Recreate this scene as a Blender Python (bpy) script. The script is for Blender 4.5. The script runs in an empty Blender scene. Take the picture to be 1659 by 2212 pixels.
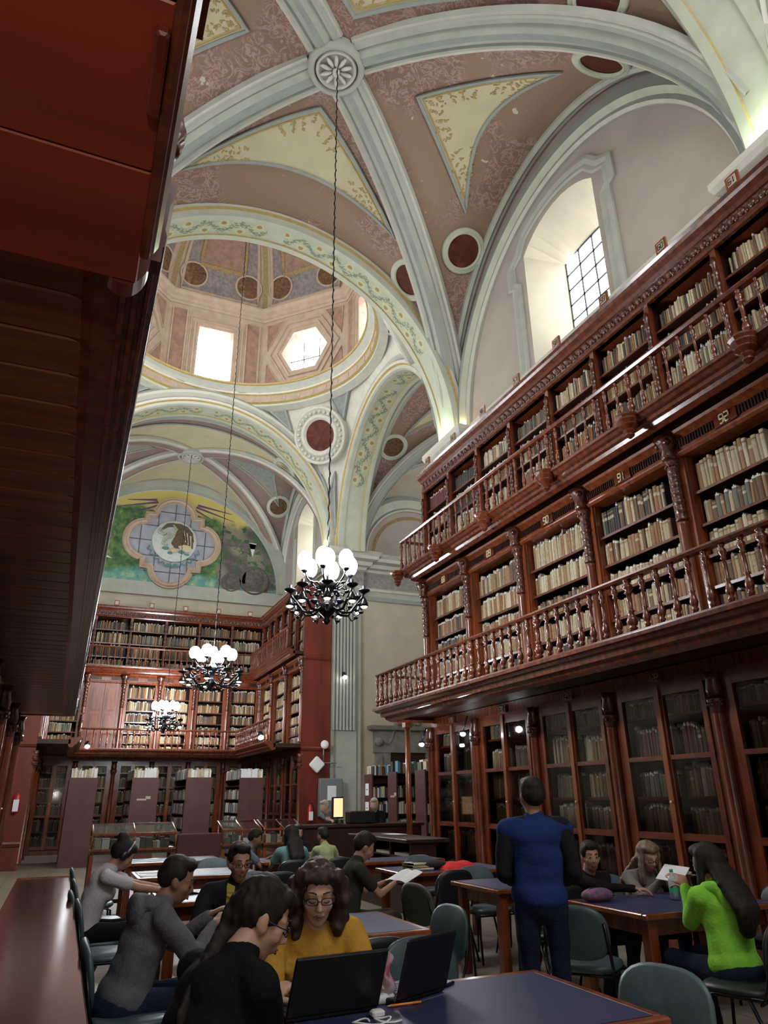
import bpy, bmesh, math, random
from math import sin, cos, pi, sqrt, radians, atan2
from mathutils import Vector, Matrix, geometry
random.seed(7)
SC = bpy.context.scene
COL = SC.collection
# ------------------------------------------------------------------ materials
def _mat(name):
    m = bpy.data.materials.new(name); m.use_nodes = True
    nt = m.node_tree
    return m, nt, nt.nodes['Principled BSDF']
def N(nt, t, **k):
    n = nt.nodes.new(t)
    for a, b in k.items(): setattr(n, a, b)
    return n
def ramp(nt, fac, stops):
    r = N(nt, 'ShaderNodeValToRGB')
    while len(r.color_ramp.elements) < len(stops): r.color_ramp.elements.new(.5)
    for e, (p, c) in zip(r.color_ramp.elements, stops):
        e.position = p; e.color = (*c, 1)
    nt.links.new(fac, r.inputs[0]); return r.outputs[0]
def M(name, c, rough=.6, c2=None, scale=6, metal=0, bump=0, stretch=(1,1,1), coat=0, detail=6, lo=.35, hi=.65, spec=.5, bscale=None):
    m, nt, p = _mat(name)
    p.inputs['Roughness'].default_value = rough; p.inputs['Metallic'].default_value = metal
    p.inputs['Specular IOR Level'].default_value = spec
    p.inputs['Coat Weight'].default_value = coat; p.inputs['Coat Roughness'].default_value = .15
    p.inputs['Base Color'].default_value = (*c, 1)
    if c2 or bump:
        tc = N(nt, 'ShaderNodeTexCoord'); mp = N(nt, 'ShaderNodeMapping'); mp.inputs['Scale'].default_value = stretch
        nt.links.new(tc.outputs['Object'], mp.inputs[0])
        nz = N(nt, 'ShaderNodeTexNoise'); nz.inputs['Scale'].default_value = scale; nz.inputs['Detail'].default_value = detail
        nt.links.new(mp.outputs[0], nz.inputs['Vector'])
        if c2: nt.links.new(ramp(nt, nz.outputs['Fac'], [(lo, c), (hi, c2)]), p.inputs['Base Color'])
        if bump:
            b = N(nt, 'ShaderNodeBump'); b.inputs['Strength'].default_value = bump; b.inputs['Distance'].default_value = .02
            if bscale:
                nz = N(nt, 'ShaderNodeTexNoise'); nz.inputs['Scale'].default_value = bscale
                nt.links.new(mp.outputs[0], nz.inputs['Vector'])
            nt.links.new(nz.outputs['Fac'], b.inputs['Height']); nt.links.new(b.outputs[0], p.inputs['Normal'])
    return m
def ME(name, c, s):
    m, nt, p = _mat(name); p.inputs['Base Color'].default_value = (*c, 1)
    p.inputs['Emission Color'].default_value = (*c, 1); p.inputs['Emission Strength'].default_value = s
    return m
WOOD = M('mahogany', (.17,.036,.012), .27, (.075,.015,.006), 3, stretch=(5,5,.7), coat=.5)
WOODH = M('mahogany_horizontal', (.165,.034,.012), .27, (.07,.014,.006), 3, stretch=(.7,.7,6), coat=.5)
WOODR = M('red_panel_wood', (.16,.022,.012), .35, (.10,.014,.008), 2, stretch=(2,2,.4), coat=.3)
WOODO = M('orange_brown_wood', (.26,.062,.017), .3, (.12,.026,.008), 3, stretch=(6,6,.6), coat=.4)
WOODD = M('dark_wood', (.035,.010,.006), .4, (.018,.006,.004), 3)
CARVE = M('carved_mahogany', (.12,.026,.010), .3, (.035,.008,.004), 22, bump=.45, coat=.5, detail=3)
STACKP = M('stack_panel_brown', (.085,.026,.022), .45, (.065,.02,.017), 3)
GREY = M('grey_green_plaster', (.41,.415,.35), .7, (.35,.365,.31), 3)
GREY2 = M('grey_blue_moulding', (.30,.33,.30), .7, (.26,.285,.265), 4)
CREAMG = M('pale_green_plaster', (.52,.54,.43), .7, (.46,.48,.38), 3)
CREAM = M('cream_plaster', (.47,.42,.32), .75, (.42,.375,.29), 2)
PINKW = M('pinkish_plaster_wall', (.41,.36,.31), .8, (.37,.32,.275), 1.3)
WHITEM = M('white_moulding', (.60,.585,.50), .65, (.53,.52,.45), 5)
YELW = M('cream_yellow_field', (.55,.49,.32), .75, (.49,.435,.29), 2)
GOLD = M('gold_line', (.46,.33,.10), .5, (.36,.26,.10), 12)
RED = M('oxide_red_disc', (.20,.045,.028), .7, (.16,.04,.028), 6)
REDP = M('ornamented_red_disc', (.20,.075,.05), .7, (.30,.20,.09), 14)
BLUEG = M('blue_grey_field', (.20,.22,.22), .75, (.27,.28,.26), 9)
DRUMP = M('pinkish_marbled_panel', (.33,.205,.145), .75, (.22,.135,.10), 5, detail=9)
DRUMC = M('drum_cream_frame', (.44,.34,.25), .75, (.37,.285,.21), 4)
ORN = M('ochre_leaf_relief', (.36,.25,.11), .75, (.22,.15,.075), 22, bump=.5)
LEAF = M('golden_leaf_paint', (.45,.34,.15), .7, (.34,.25,.11), 12)
BLUEORN = M('blue_ornament_band', (.155,.145,.15), .75, (.27,.225,.20), 9, detail=3)
def damask():
    m, nt, p = _mat('damask_web_paint'); p.inputs['Roughness'].default_value = .75
    tc = N(nt, 'ShaderNodeTexCoord'); nz = N(nt, 'ShaderNodeTexNoise'); nz.inputs['Scale'].default_value = 4.2; nz.inputs['Detail'].default_value = 2.5; nz.inputs['Distortion'].default_value = 2.2
    nt.links.new(tc.outputs['Object'], nz.inputs['Vector'])
    big = N(nt, 'ShaderNodeTexNoise'); big.inputs['Scale'].default_value = .55; nt.links.new(tc.outputs['Object'], big.inputs['Vector'])
    a = ramp(nt, nz.outputs['Fac'], [(.40,(.225,.14,.105)), (.47,(.26,.15,.12)), (.53,(.42,.28,.235)), (.60,(.26,.145,.12))])
    b = ramp(nt, big.outputs['Fac'], [(.46,(0,0,0)), (.54,(1,1,1))])
    mx = N(nt, 'ShaderNodeMix', data_type='RGBA'); nt.links.new(b, mx.inputs[0]); mx.inputs[6].default_value = (.27,.175,.12,1); nt.links.new(a, mx.inputs[7])
    # flaked plaster
    fl = N(nt, 'ShaderNodeTexNoise'); fl.inputs['Scale'].default_value = 3.1; fl.inputs['Detail'].default_value = 7; nt.links.new(tc.outputs['Object'], fl.inputs['Vector'])
    f = ramp(nt, fl.outputs['Fac'], [(.705,(0,0,0)), (.715,(1,1,1))])
    m2 = N(nt, 'ShaderNodeMix', data_type='RGBA'); nt.links.new(f, m2.inputs[0]); nt.links.new(mx.outputs[2], m2.inputs[6]); m2.inputs[7].default_value = (.5,.47,.42,1)
    nt.links.new(m2.outputs[2], p.inputs['Base Color']); return m
DAM = damask()
def floral(name, base, leaf, flower):
    """scroll of leaves with rosettes along u (metres), v in 0..1"""
    m, nt, p = _mat(name); p.inputs['Roughness'].default_value = .7
    uv = N(nt, 'ShaderNodeUVMap'); sp = N(nt, 'ShaderNodeSeparateXYZ'); nt.links.new(uv.outputs[0], sp.inputs[0])
    def mt(op, a, b=None, c=None):
        n = N(nt, 'ShaderNodeMath', operation=op)
        for i, q in enumerate((a, b, c)):
            if q is None: continue
            if isinstance(q, (int, float)): n.inputs[i].default_value = q
            else: nt.links.new(q, n.inputs[i])
        return n.outputs[0]
    u, v = sp.outputs[0], sp.outputs[1]
    ph = mt('MULTIPLY', u, 2*pi/.78)
    s = mt('MULTIPLY', mt('SINE', ph), .26)
    d = mt('ABSOLUTE', mt('SUBTRACT', mt('SUBTRACT', v, .5), s))
    nz = N(nt, 'ShaderNodeTexNoise'); nz.inputs['Scale'].default_value = 13; nt.links.new(uv.outputs[0], nz.inputs['Vector'])
    d2 = mt('ADD', d, mt('MULTIPLY', mt('SUBTRACT', nz.outputs['Fac'], .5), 1.1))
    lf = mt('LESS_THAN', d2, .10)
    fu = mt('SUBTRACT', mt('FRACT', mt('MULTIPLY', u, 2/.78)), .5)
    fv = mt('ADD', mt('SUBTRACT', v, .5), s)
    r = mt('SQRT', mt('ADD', mt('POWER', mt('MULTIPLY', fu, .55), 2), mt('POWER', mt('MULTIPLY', fv, .75), 2)))
    fl = mt('LESS_THAN', r, .17); fc = mt('LESS_THAN', r, .085)
    m1 = N(nt, 'ShaderNodeMix', data_type='RGBA'); nt.links.new(lf, m1.inputs[0]); m1.inputs[6].default_value = (*base,1); m1.inputs[7].default_value = (*leaf,1)
    m2 = N(nt, 'ShaderNodeMix', data_type='RGBA'); nt.links.new(fl, m2.inputs[0]); nt.links.new(m1.outputs[2], m2.inputs[6]); m2.inputs[7].default_value = (base[0]*1.15,base[1]*1.1,base[2]*.9,1)
    m3 = N(nt, 'ShaderNodeMix', data_type='RGBA'); nt.links.new(fc, m3.inputs[0]); nt.links.new(m2.outputs[2], m3.inputs[6]); m3.inputs[7].default_value = (*flower,1)
    nt.links.new(m3.outputs[2], p.inputs['Base Color']); return m
FLOR = floral('floral_scroll_band', (.47,.50,.36), (.21,.24,.155), (.36,.23,.11))
def sky_pane(name, s):
    return ME(name, (.93,.96,1.0), s)
PANE = sky_pane('daylit_window_pane', 7)
PANE2 = sky_pane('daylit_dome_pane', 13)
def glassm():
    m, nt, p = _mat('cabinet_glass'); nt.nodes.remove(p)
    t = N(nt, 'ShaderNodeBsdfTransparent'); t.inputs[0].default_value = (.86,.9,.88,1)
    g = N(nt, 'ShaderNodeBsdfGlossy'); g.inputs['Roughness'].default_value = .06
    fr = N(nt, 'ShaderNodeFresnel'); fr.inputs[0].default_value = 1.5
    mx = N(nt, 'ShaderNodeMixShader'); nt.links.new(fr.outputs[0], mx.inputs[0]); nt.links.new(t.outputs[0], mx.inputs[1]); nt.links.new(g.outputs[0], mx.inputs[2])
    nt.links.new(mx.outputs[0], nt.nodes['Material Output'].inputs[0]); return m
GLASS = glassm()
IRON = M('dark_iron', (.012,.012,.014), .28, metal=.6)
STEEL = M('grey_metal', (.3,.31,.32), .35, metal=.8)
BRASS = M('pale_brass_numeral', (.75,.68,.42), .4)
GREYBOX = M('grey_enamel', (.16,.18,.18), .5)
WHITEP = M('white_paper', (.78,.79,.80), .7, (.70,.71,.73), 5)
BLACKP = M('black_plastic', (.008,.008,.010), .35)
SCREEN = ME('lit_monitor', (.85,.50,.26), .9)
ORANGE = M('orange_pencil', (.85,.28,.02), .5)
REDC = M('red_cloth', (.55,.012,.012), .8)
EXT = M('extinguisher_red', (.38,.012,.012), .35)
BLUETOP = M('blue_table_top', (.030,.036,.10), .42, (.025,.030,.085), 40)
SEATM = M('dark_teal_vinyl', (.045,.075,.085), .42, (.035,.06,.07), 20)
SEATK = M('black_vinyl', (.010,.011,.013), .45)
SEATO = M('olive_vinyl', (.05,.06,.045), .5)
# ------------------------------------------------------------------ mesh builder
class MB:
    def __init__(s): s.v = []; s.f = []; s.fm = []; s.uv = {}; s.mats = []; s.sm = []; s.cur = 0; s.smooth = False
    def mat(s, m):
        if m not in s.mats: s.mats.append(m)
        s.cur = s.mats.index(m); return s
    def face(s, idx, uv=None):
        if uv: s.uv[len(s.f)] = uv
        s.f.append(tuple(idx)); s.fm.append(s.cur); s.sm.append(s.smooth)
    def add(s, vs, fs, T=None):
        b = len(s.v)
        s.v += [tuple(T @ Vector(p)) if T else tuple(p) for p in vs]
        for f in fs: s.face([b+i for i in f])
        return s
    def box(s, x0, x1, y0, y1, z0, z1, T=None, bev=0):
        if bev > 0:
            return s.bbox(x0, x1, y0, y1, z0, z1, bev, T)
        vs = [(x,y,z) for z in (z0,z1) for y in (y0,y1) for x in (x0,x1)]
        return s.add(vs, [(0,2,3,1),(4,5,7,6),(0,1,5,4),(2,6,7,3),(0,4,6,2),(1,3,7,5)], T)
    def bbox(s, x0, x1, y0, y1, z0, z1, b, T=None):
        # chamfered box as vertical stack of rings
        def ring(i, z): return [(x0+i+b*q,y0+i) for q in ()] or [(x0+i+b,y0+i,z),(x1-i-b,y0+i,z),(x1-i,y0+i+b,z),(x1-i,y1-i-b,z),(x1-i-b,y1-i,z),(x0+i+b,y1-i,z),(x0+i,y1-i-b,z),(x0+i,y0+i+b,z)]
        R = [ring(b,z0), ring(0,z0+b), ring(0,z1-b), ring(b,z1)]
        return s.rings(R, T=T, cap=True)
    def rings(s, R, T=None, cap=False, closed=True):
        b = len(s.v); n = len(R[0])
        for r in R: s.v += [tuple(T @ Vector(p)) if T else tuple(p) for p in r]
        for i in range(len(R)-1):
            for j in range(n if closed else n-1):
                k = (j+1) % n
                s.face((b+i*n+j, b+i*n+k, b+(i+1)*n+k, b+(i+1)*n+j))
        if cap:
            s.face([b+j for j in range(n)][::-1]); s.face([b+(len(R)-1)*n+j for j in range(n)])
        return s
    def lathe(s, prof, n=12, T=None, cap=True, flat=False):
        """prof: list of (r,z)"""
        sm = s.smooth; s.smooth = not flat
        s.rings([[(r*cos(2*pi*j/n), r*sin(2*pi*j/n), z) for j in range(n)] for r, z in prof], T, cap)
        s.smooth = sm; return s
    def cyl(s, p, q, r, r2=None, n=10, cap=True):
        p = Vector(p); q = Vector(q); r2 = r if r2 is None else r2
        d = (q-p); L = d.length
        if L < 1e-6: return s
        T = Matrix.Translation(p) @ d.to_track_quat('Z','Y').to_matrix().to_4x4()
        return s.lathe([(r,0),(r2,L)], n, T, cap)
    def tube(s, pts, r, n=8, cap=True):
        pts = [Vector(p) for p in pts]; R = []; up = Vector((0,0,1))
        m = len(pts); rr = r if isinstance(r, (list, tuple)) else [r]*m
        t0 = (pts[1]-pts[0]).normalized(); a = t0.cross(up)
        if a.length < .1: a = t0.cross(Vector((1,0,0)))
        a.normalize()
        for i in range(m):
            t = (pts[min(i+1,m-1)]-pts[max(i-1,0)]).normalized()
            a = (a - t*a.dot(t)).normalized(); b = t.cross(a)
            R.append([tuple(pts[i]+(a*cos(2*pi*j/n)+b*sin(2*pi*j/n))*rr[i]) for j in range(n)])
        sm = s.smooth; s.smooth = True; s.rings(R, cap=cap); s.smooth = sm; return s
    def sphere(s, c, r, n=10, m=6, T=None):
        r = r if isinstance(r, (tuple, list)) else (r,r,r)
        R = []
        for i in range(m+1):
            a = -pi/2 + pi*i/m; q = max(cos(a), .02)
            R.append([(c[0]+r[0]*q*cos(2*pi*j/n), c[1]+r[1]*q*sin(2*pi*j/n), c[2]+r[2]*sin(a)) for j in range(n)])
        sm = s.smooth; s.smooth = True; s.rings(R, T, True); s.smooth = sm; return s
    def grid(s, P, nu, nv, uv=False, flip=False):
        """P(a,b) with a,b in 0..1"""
        b = len(s.v)
        for i in range(nu+1):
            for j in range(nv+1): s.v.append(tuple(P(i/nu, j/nv)))
        for i in range(nu):
            for j in range(nv):
                q = [b+i*(nv+1)+j, b+(i+1)*(nv+1)+j, b+(i+1)*(nv+1)+j+1, b+i*(nv+1)+j+1]
                s.face(q[::-1] if flip else q)
        return s
    def sweep(s, path, prof, closed=False, mats=None, cap=True):
        """path: xy list (mitred); prof: list of (out, z); out is to the LEFT of travel"""
        n = len(path); R = []
        P = [Vector(p[:2]) for p in path]
        for i in range(n):
            d0 = (P[i]-P[i-1]).normalized() if (i > 0 or closed) else None
            d1 = (P[(i+1) % n]-P[i]).normalized() if (i < n-1 or closed) else None
            if d0 is None: d0 = d1
            if d1 is None: d1 = d0
            n0 = Vector((-d0.y, d0.x)); n1 = Vector((-d1.y, d1.x)); b = (n0+n1).normalized(); k = 1/max(b.dot(n0), .3)
            R.append([(P[i].x+b.x*o*k, P[i].y+b.y*o*k, z) for o, z in prof])
        if closed: R.append(R[0])
        b0 = len(s.v); m = len(prof)
        for r in R: s.v += r
        for i in range(len(R)-1):
            for j in range(m-1):
                if mats: s.mat(mats[j])
                s.face((b0+i*m+j, b0+i*m+j+1, b0+(i+1)*m+j+1, b0+(i+1)*m+j))
        if cap and not closed:
            s.face([b0+j for j in range(m)][::-1]); s.face([b0+(len(R)-1)*m+j for j in range(m)])
        return s
    def arc(s, cx, z0, y, prof, a0=0, a1=180, n=48, mats=None, axis='Y', kz=1.0, cy=0):
        """revolve profile [(r, d)] about an arch axis; d measured along the axis; uv = arc length, profile fraction"""
        b = len(s.v); m = len(prof)
        for i in range(n+1):
            a = radians(a0+(a1-a0)*i/n)
            for r, d in prof:
                if axis == 'Y': s.v.append((cx+r*cos(a), y+d, z0+kz*r*sin(a)))
                else: s.v.append((y+d, cx+r*cos(a), z0+kz*r*sin(a)))
        for i in range(n):
            for j in range(m-1):
                if mats: s.mat(mats[j])
                L = radians(abs(a1-a0))*prof[0][0]/n
                q = (b+i*m+j, b+(i+1)*m+j, b+(i+1)*m+j+1, b+i*m+j+1)
                s.face(q, [(L*i,0),(L*(i+1),0),(L*(i+1),1),(L*i,1)])
        return s
    def poly(s, loops, T=None, flip=False, thick=0):
        """flat polygon with holes; loops of 2D points in local XY -> T"""
        L3 = [[Vector((p[0],p[1],0)) for p in lp] for lp in loops]
        tri = geometry.tessellate_polygon(L3)
        fl = [p for lp in L3 for p in lp]; b = len(s.v); T = T or Matrix()
        s.v += [tuple(T @ p) for p in fl]
        for t in tri:
            # consistent orientation
            a, c, d = (fl[i] for i in t)
            ccw = (c-a).cross(d-a).z > 0
            s.face([b+i for i in (t if ccw != flip else t[::-1])])
        if thick:
            b2 = len(s.v); s.v += [tuple(T @ (p+Vector((0,0,-thick)))) for p in fl]
            for t in tri:
                a, c, d = (fl[i] for i in t); ccw = (c-a).cross(d-a).z > 0
                s.face([b2+i for i in (t[::-1] if ccw != flip else t)])
            o = 0
            for lp in L3:
                k = len(lp)
                for i in range(k): s.face((b+o+i, b2+o+i, b2+o+(i+1)%k, b+o+(i+1)%k))
                o += k
        return s
    def ribbon(s, pts, nrm, prof, closed=False, mats=None):
        """profile (lateral, lift) carried along 3D points with normals"""
        n = len(pts); b = len(s.v); m = len(prof)
        for i in range(n):
            if closed: t = Vector(pts[(i+1) % n])-Vector(pts[i-1])
            else: t = Vector(pts[min(i+1,n-1)])-Vector(pts[max(i-1,0)])
            t.normalize(); nn = Vector(nrm[i]); l = nn.cross(t).normalized()
            for o, h in prof: s.v.append(tuple(Vector(pts[i])+l*o+nn*h))
        for i in range(n if closed else n-1):
            k = (i+1) % n
            for j in range(m-1):
                if mats: s.mat(mats[j])
                s.face((b+i*m+j, b+k*m+j, b+k*m+j+1, b+i*m+j+1))
        return s
    def mesh(s, name):
        me = bpy.data.meshes.new(name); me.from_pydata(s.v, [], s.f)
        for m in s.mats: me.materials.append(m)
        me.polygons.foreach_set('material_index', s.fm); me.polygons.foreach_set('use_smooth', s.sm)
        if s.uv:
            ul = me.uv_layers.new(name='UVMap')
            for k, u in s.uv.items():
                p = me.polygons[k]
                for li, c in zip(p.loop_indices, u): ul.data[li].uv = c
        me.update(); return me
    def build(s, name, parent=None, T=None, **tags):
        o = bpy.data.objects.new(name, s.mesh(name)); COL.objects.link(o)
        if parent: o.parent = parent
        if T is not None: o.matrix_basis = T
        for k, v in tags.items(): o[k] = v
        return o
def empty(name, loc, rz=0, **tags):
    o = bpy.data.objects.new(name, None); COL.objects.link(o); o.location = loc; o.rotation_euler = (0,0,rz); o.empty_display_size = .1
    for k, v in tags.items(): o[k] = v
    return o
def inst(name, me, parent=None, loc=None, rz=0, **tags):
    o = bpy.data.objects.new(name, me); COL.objects.link(o)
    if parent: o.parent = parent
    if loc is not None: o.location = loc
    if rz: o.rotation_euler = (0,0,rz)
    for k, v in tags.items(): o[k] = v
    return o
def copy_tree(o, parent=None):
    c = o.copy(); COL.objects.link(c)
    if parent: c.parent = parent; c.matrix_parent_inverse = o.matrix_parent_inverse
    for ch in list(o.children): copy_tree(ch, c)
    return c
def T_at(p, nrm, up=(0,0,1)):
    q = Vector(nrm).to_track_quat('Z','Y'); return Matrix.Translation(Vector(p)) @ q.to_matrix().to_4x4()
STR = dict(kind='structure')
# ------------------------------------------------------------------ plan of the place (metres; nave runs along +Y)
XC, XR, XL = 2.7, 7.1, -1.7         # nave axis, right wall, left wall
CF, CFL = 6.15, -0.75               # bookcase fronts
Z0 = 8.8                            # springing of the arches
BAY = 1.65; YE = 12.13              # bookcase pitch, far end of the near run
# floor
fl = M('beige_stone_floor', (.30,.265,.20), .35, (.22,.195,.15), 2.5)
def tilefloor():
    nt = fl.node_tree; p = nt.nodes['Principled BSDF']
    br = N(nt, 'ShaderNodeTexBrick'); br.offset = 0; br.inputs['Scale'].default_value = 1; br.inputs['Brick Width'].default_value = .4; br.inputs['Row Height'].default_value = .4; br.inputs['Mortar Size'].default_value = .006
    tc = N(nt, 'ShaderNodeTexCoord'); nt.links.new(tc.outputs['Object'], br.inputs['Vector'])
    br.inputs['Mortar'].default_value = (.08,.07,.06,1)
    src = p.inputs['Base Color'].links[0].from_socket
    nt.links.new(src, br.inputs['Color1']); nt.links.new(src, br.inputs['Color2']); nt.links.new(br.outputs[0], p.inputs['Base Color'])
tilefloor()
MB().mat(fl).box(-2.2, 16, -3.5, 27.2, -.2, 0).build('floor', **STR)
# window opening helper on a wall x = const. s = +1 right wall, -1 left wall
def arch_loop(c, hw, zb, zt, rise, n=10):
    """closed loop (y,z): flat bottom, segmental top"""
    R = (hw*hw+rise*rise)/(2*rise); zc = zt-R; a = math.asin(hw/R); L = [(c-hw, zb)]
    for i in range(n+1):
        t = a-2*a*i/n; L.append((c-R*sin(t), zc+R*cos(t)))
    L.append((c+hw, zb)); return L
def lunette_wall(name, x, y0, y1, ztop, s, win, zb=0.0):
    """wall slab x..x+0.05 with arched window opening; splayed reveal; shouldered frame"""
    yc = (y0+y1)/2
    sgn = s
    outer = [(y0,zb),(y1,zb)]; outer += [(y1, ztop),(y0, ztop)]
    mb = MB().mat(PINKW)
    T = Matrix(((0,0,1,x),(1,0,0,0),(0,1,0,0),(0,0,0,1)))
    loops = [outer]
    if win:
        c, hw, z0w, z1w = win
        hole = arch_loop(c, hw, z0w, z1w, .42)
        loops.append(hole[::-1])
    mb.poly(loops, T, flip=(s > 0))
    w = mb.build(name, **STR)
    if win:
        d = .85*s
        inner = arch_loop(c, hw*.76, z0w+.45, z1w-.5, .05)
        r = MB().mat(CREAM)
        A = [(x, p[0], p[1]) for p in hole]; B = [(x+d, p[0], p[1]) for p in inner]
        r.rings([A, B]); r.build('window_reveal', w)
        # pane with leading
        wn = 'window_%d' % lunette_wall.n; lunette_wall.n += 1
        pb = MB().mat(PANE).poly([inner], Matrix(((0,0,1,x+d),(1,0,0,0),(0,1,0,0),(0,0,0,1))), flip=(s > 0))
        wo = pb.build(wn, **STR)
        fr = MB().mat(IRON)
        zs = [z0w+.45+(z1w-.5-z0w-.45)*k/6 for k in range(7)]
        for z in zs: fr.box(x+d-.03*s, x+d-.005*s, c-hw*.76, c+hw*.76, z-.012, z+.012)
        for k in range(5):
            yy = c-hw*.76+2*hw*.76*k/4; fr.box(x+d-.03*s, x+d-.005*s, yy-.012, yy+.012, z0w+.45, z1w-.5)
        fr.build('window_frame', wo)
        # shouldered moulding round the opening
        sh = [(c-hw-.28, z0w-.2), (c-hw-.28, z1w-1.0), (c-hw-.42, z1w-.9), (c-hw-.42, z1w-.45)]
        ar = arch_loop(c, hw+.16, z0w, z1w+.22, .35)[1:-1]
        path = sh+[(c-hw-.16, z1w-.3)]+ar[1:-1]+[(c+hw+.16, z1w-.3)]+[(2*c-p[0], p[1]) for p in sh[::-1]]
        mo = MB().mat(GREY)
        pts = [(x, p[0], p[1]) for p in path]
        mo.ribbon(pts, [(-s,0,0)]*len(pts), [(-.14,0),(-.14,.05),(-.06,.07),(.02,.035),(.10,.06),(.14,.03),(.14,0)])
        mo.build('window_surround', wo)
    return w
lunette_wall.n = 1
# side walls of the near bay, of the apse bay
lunette_wall('wall_right', XR, 3.6, 13.1, 14.2, 1, (8.1, 1.06, 8.9, 12.0))
lunette_wall('wall_left', XL, 3.6, 13.1, 14.2, -1, (8.1, 1.06, 8.9, 12.0))
lunette_wall('wall_right_far', XR, 20.3, 26.6, 14.2, 1, (23.9, 1.0, 8.9, 11.9))
lunette_wall('wall_left_far', XL, 20.3, 26.6, 14.2, -1, (23.9, 1.0, 8.9, 11.9))
lunette_wall('wall_right_near', XR, -3.5, 3.6, 14.2, 1, (-.2, 1.06, 8.9, 12.0))
lunette_wall('wall_left_near', XL, -3.5, 3.6, 14.2, -1, (-.2, 1.06, 8.9, 12.0))
MB().mat(CREAM).box(XL-.1, XL-.05, 13.1, 20.3, 0, 14.2).build('wall_left_crossing', **STR)
# cornice running on the side walls above the bookcases
CP = [(0,8.46),(.04,8.46),(.06,8.52),(.12,8.55),(.14,8.60),(.20,8.64),(.24,8.70),(.24,8.78),(0,8.80)]
def cornice(name, path, prof=CP, mat=WHITEM):
    return MB().mat(mat).sweep(path, prof).build(name, **STR)
cornice('trim_1', [(XR,-3.5),(XR,13.1)])
cornice('trim_2', [(XL,13.1),(XL,-3.5)])
cornice('trim_3', [(XR,20.3),(XR,26.6)])
cornice('trim_4', [(XL,26.6),(XL,20.3)])
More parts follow.
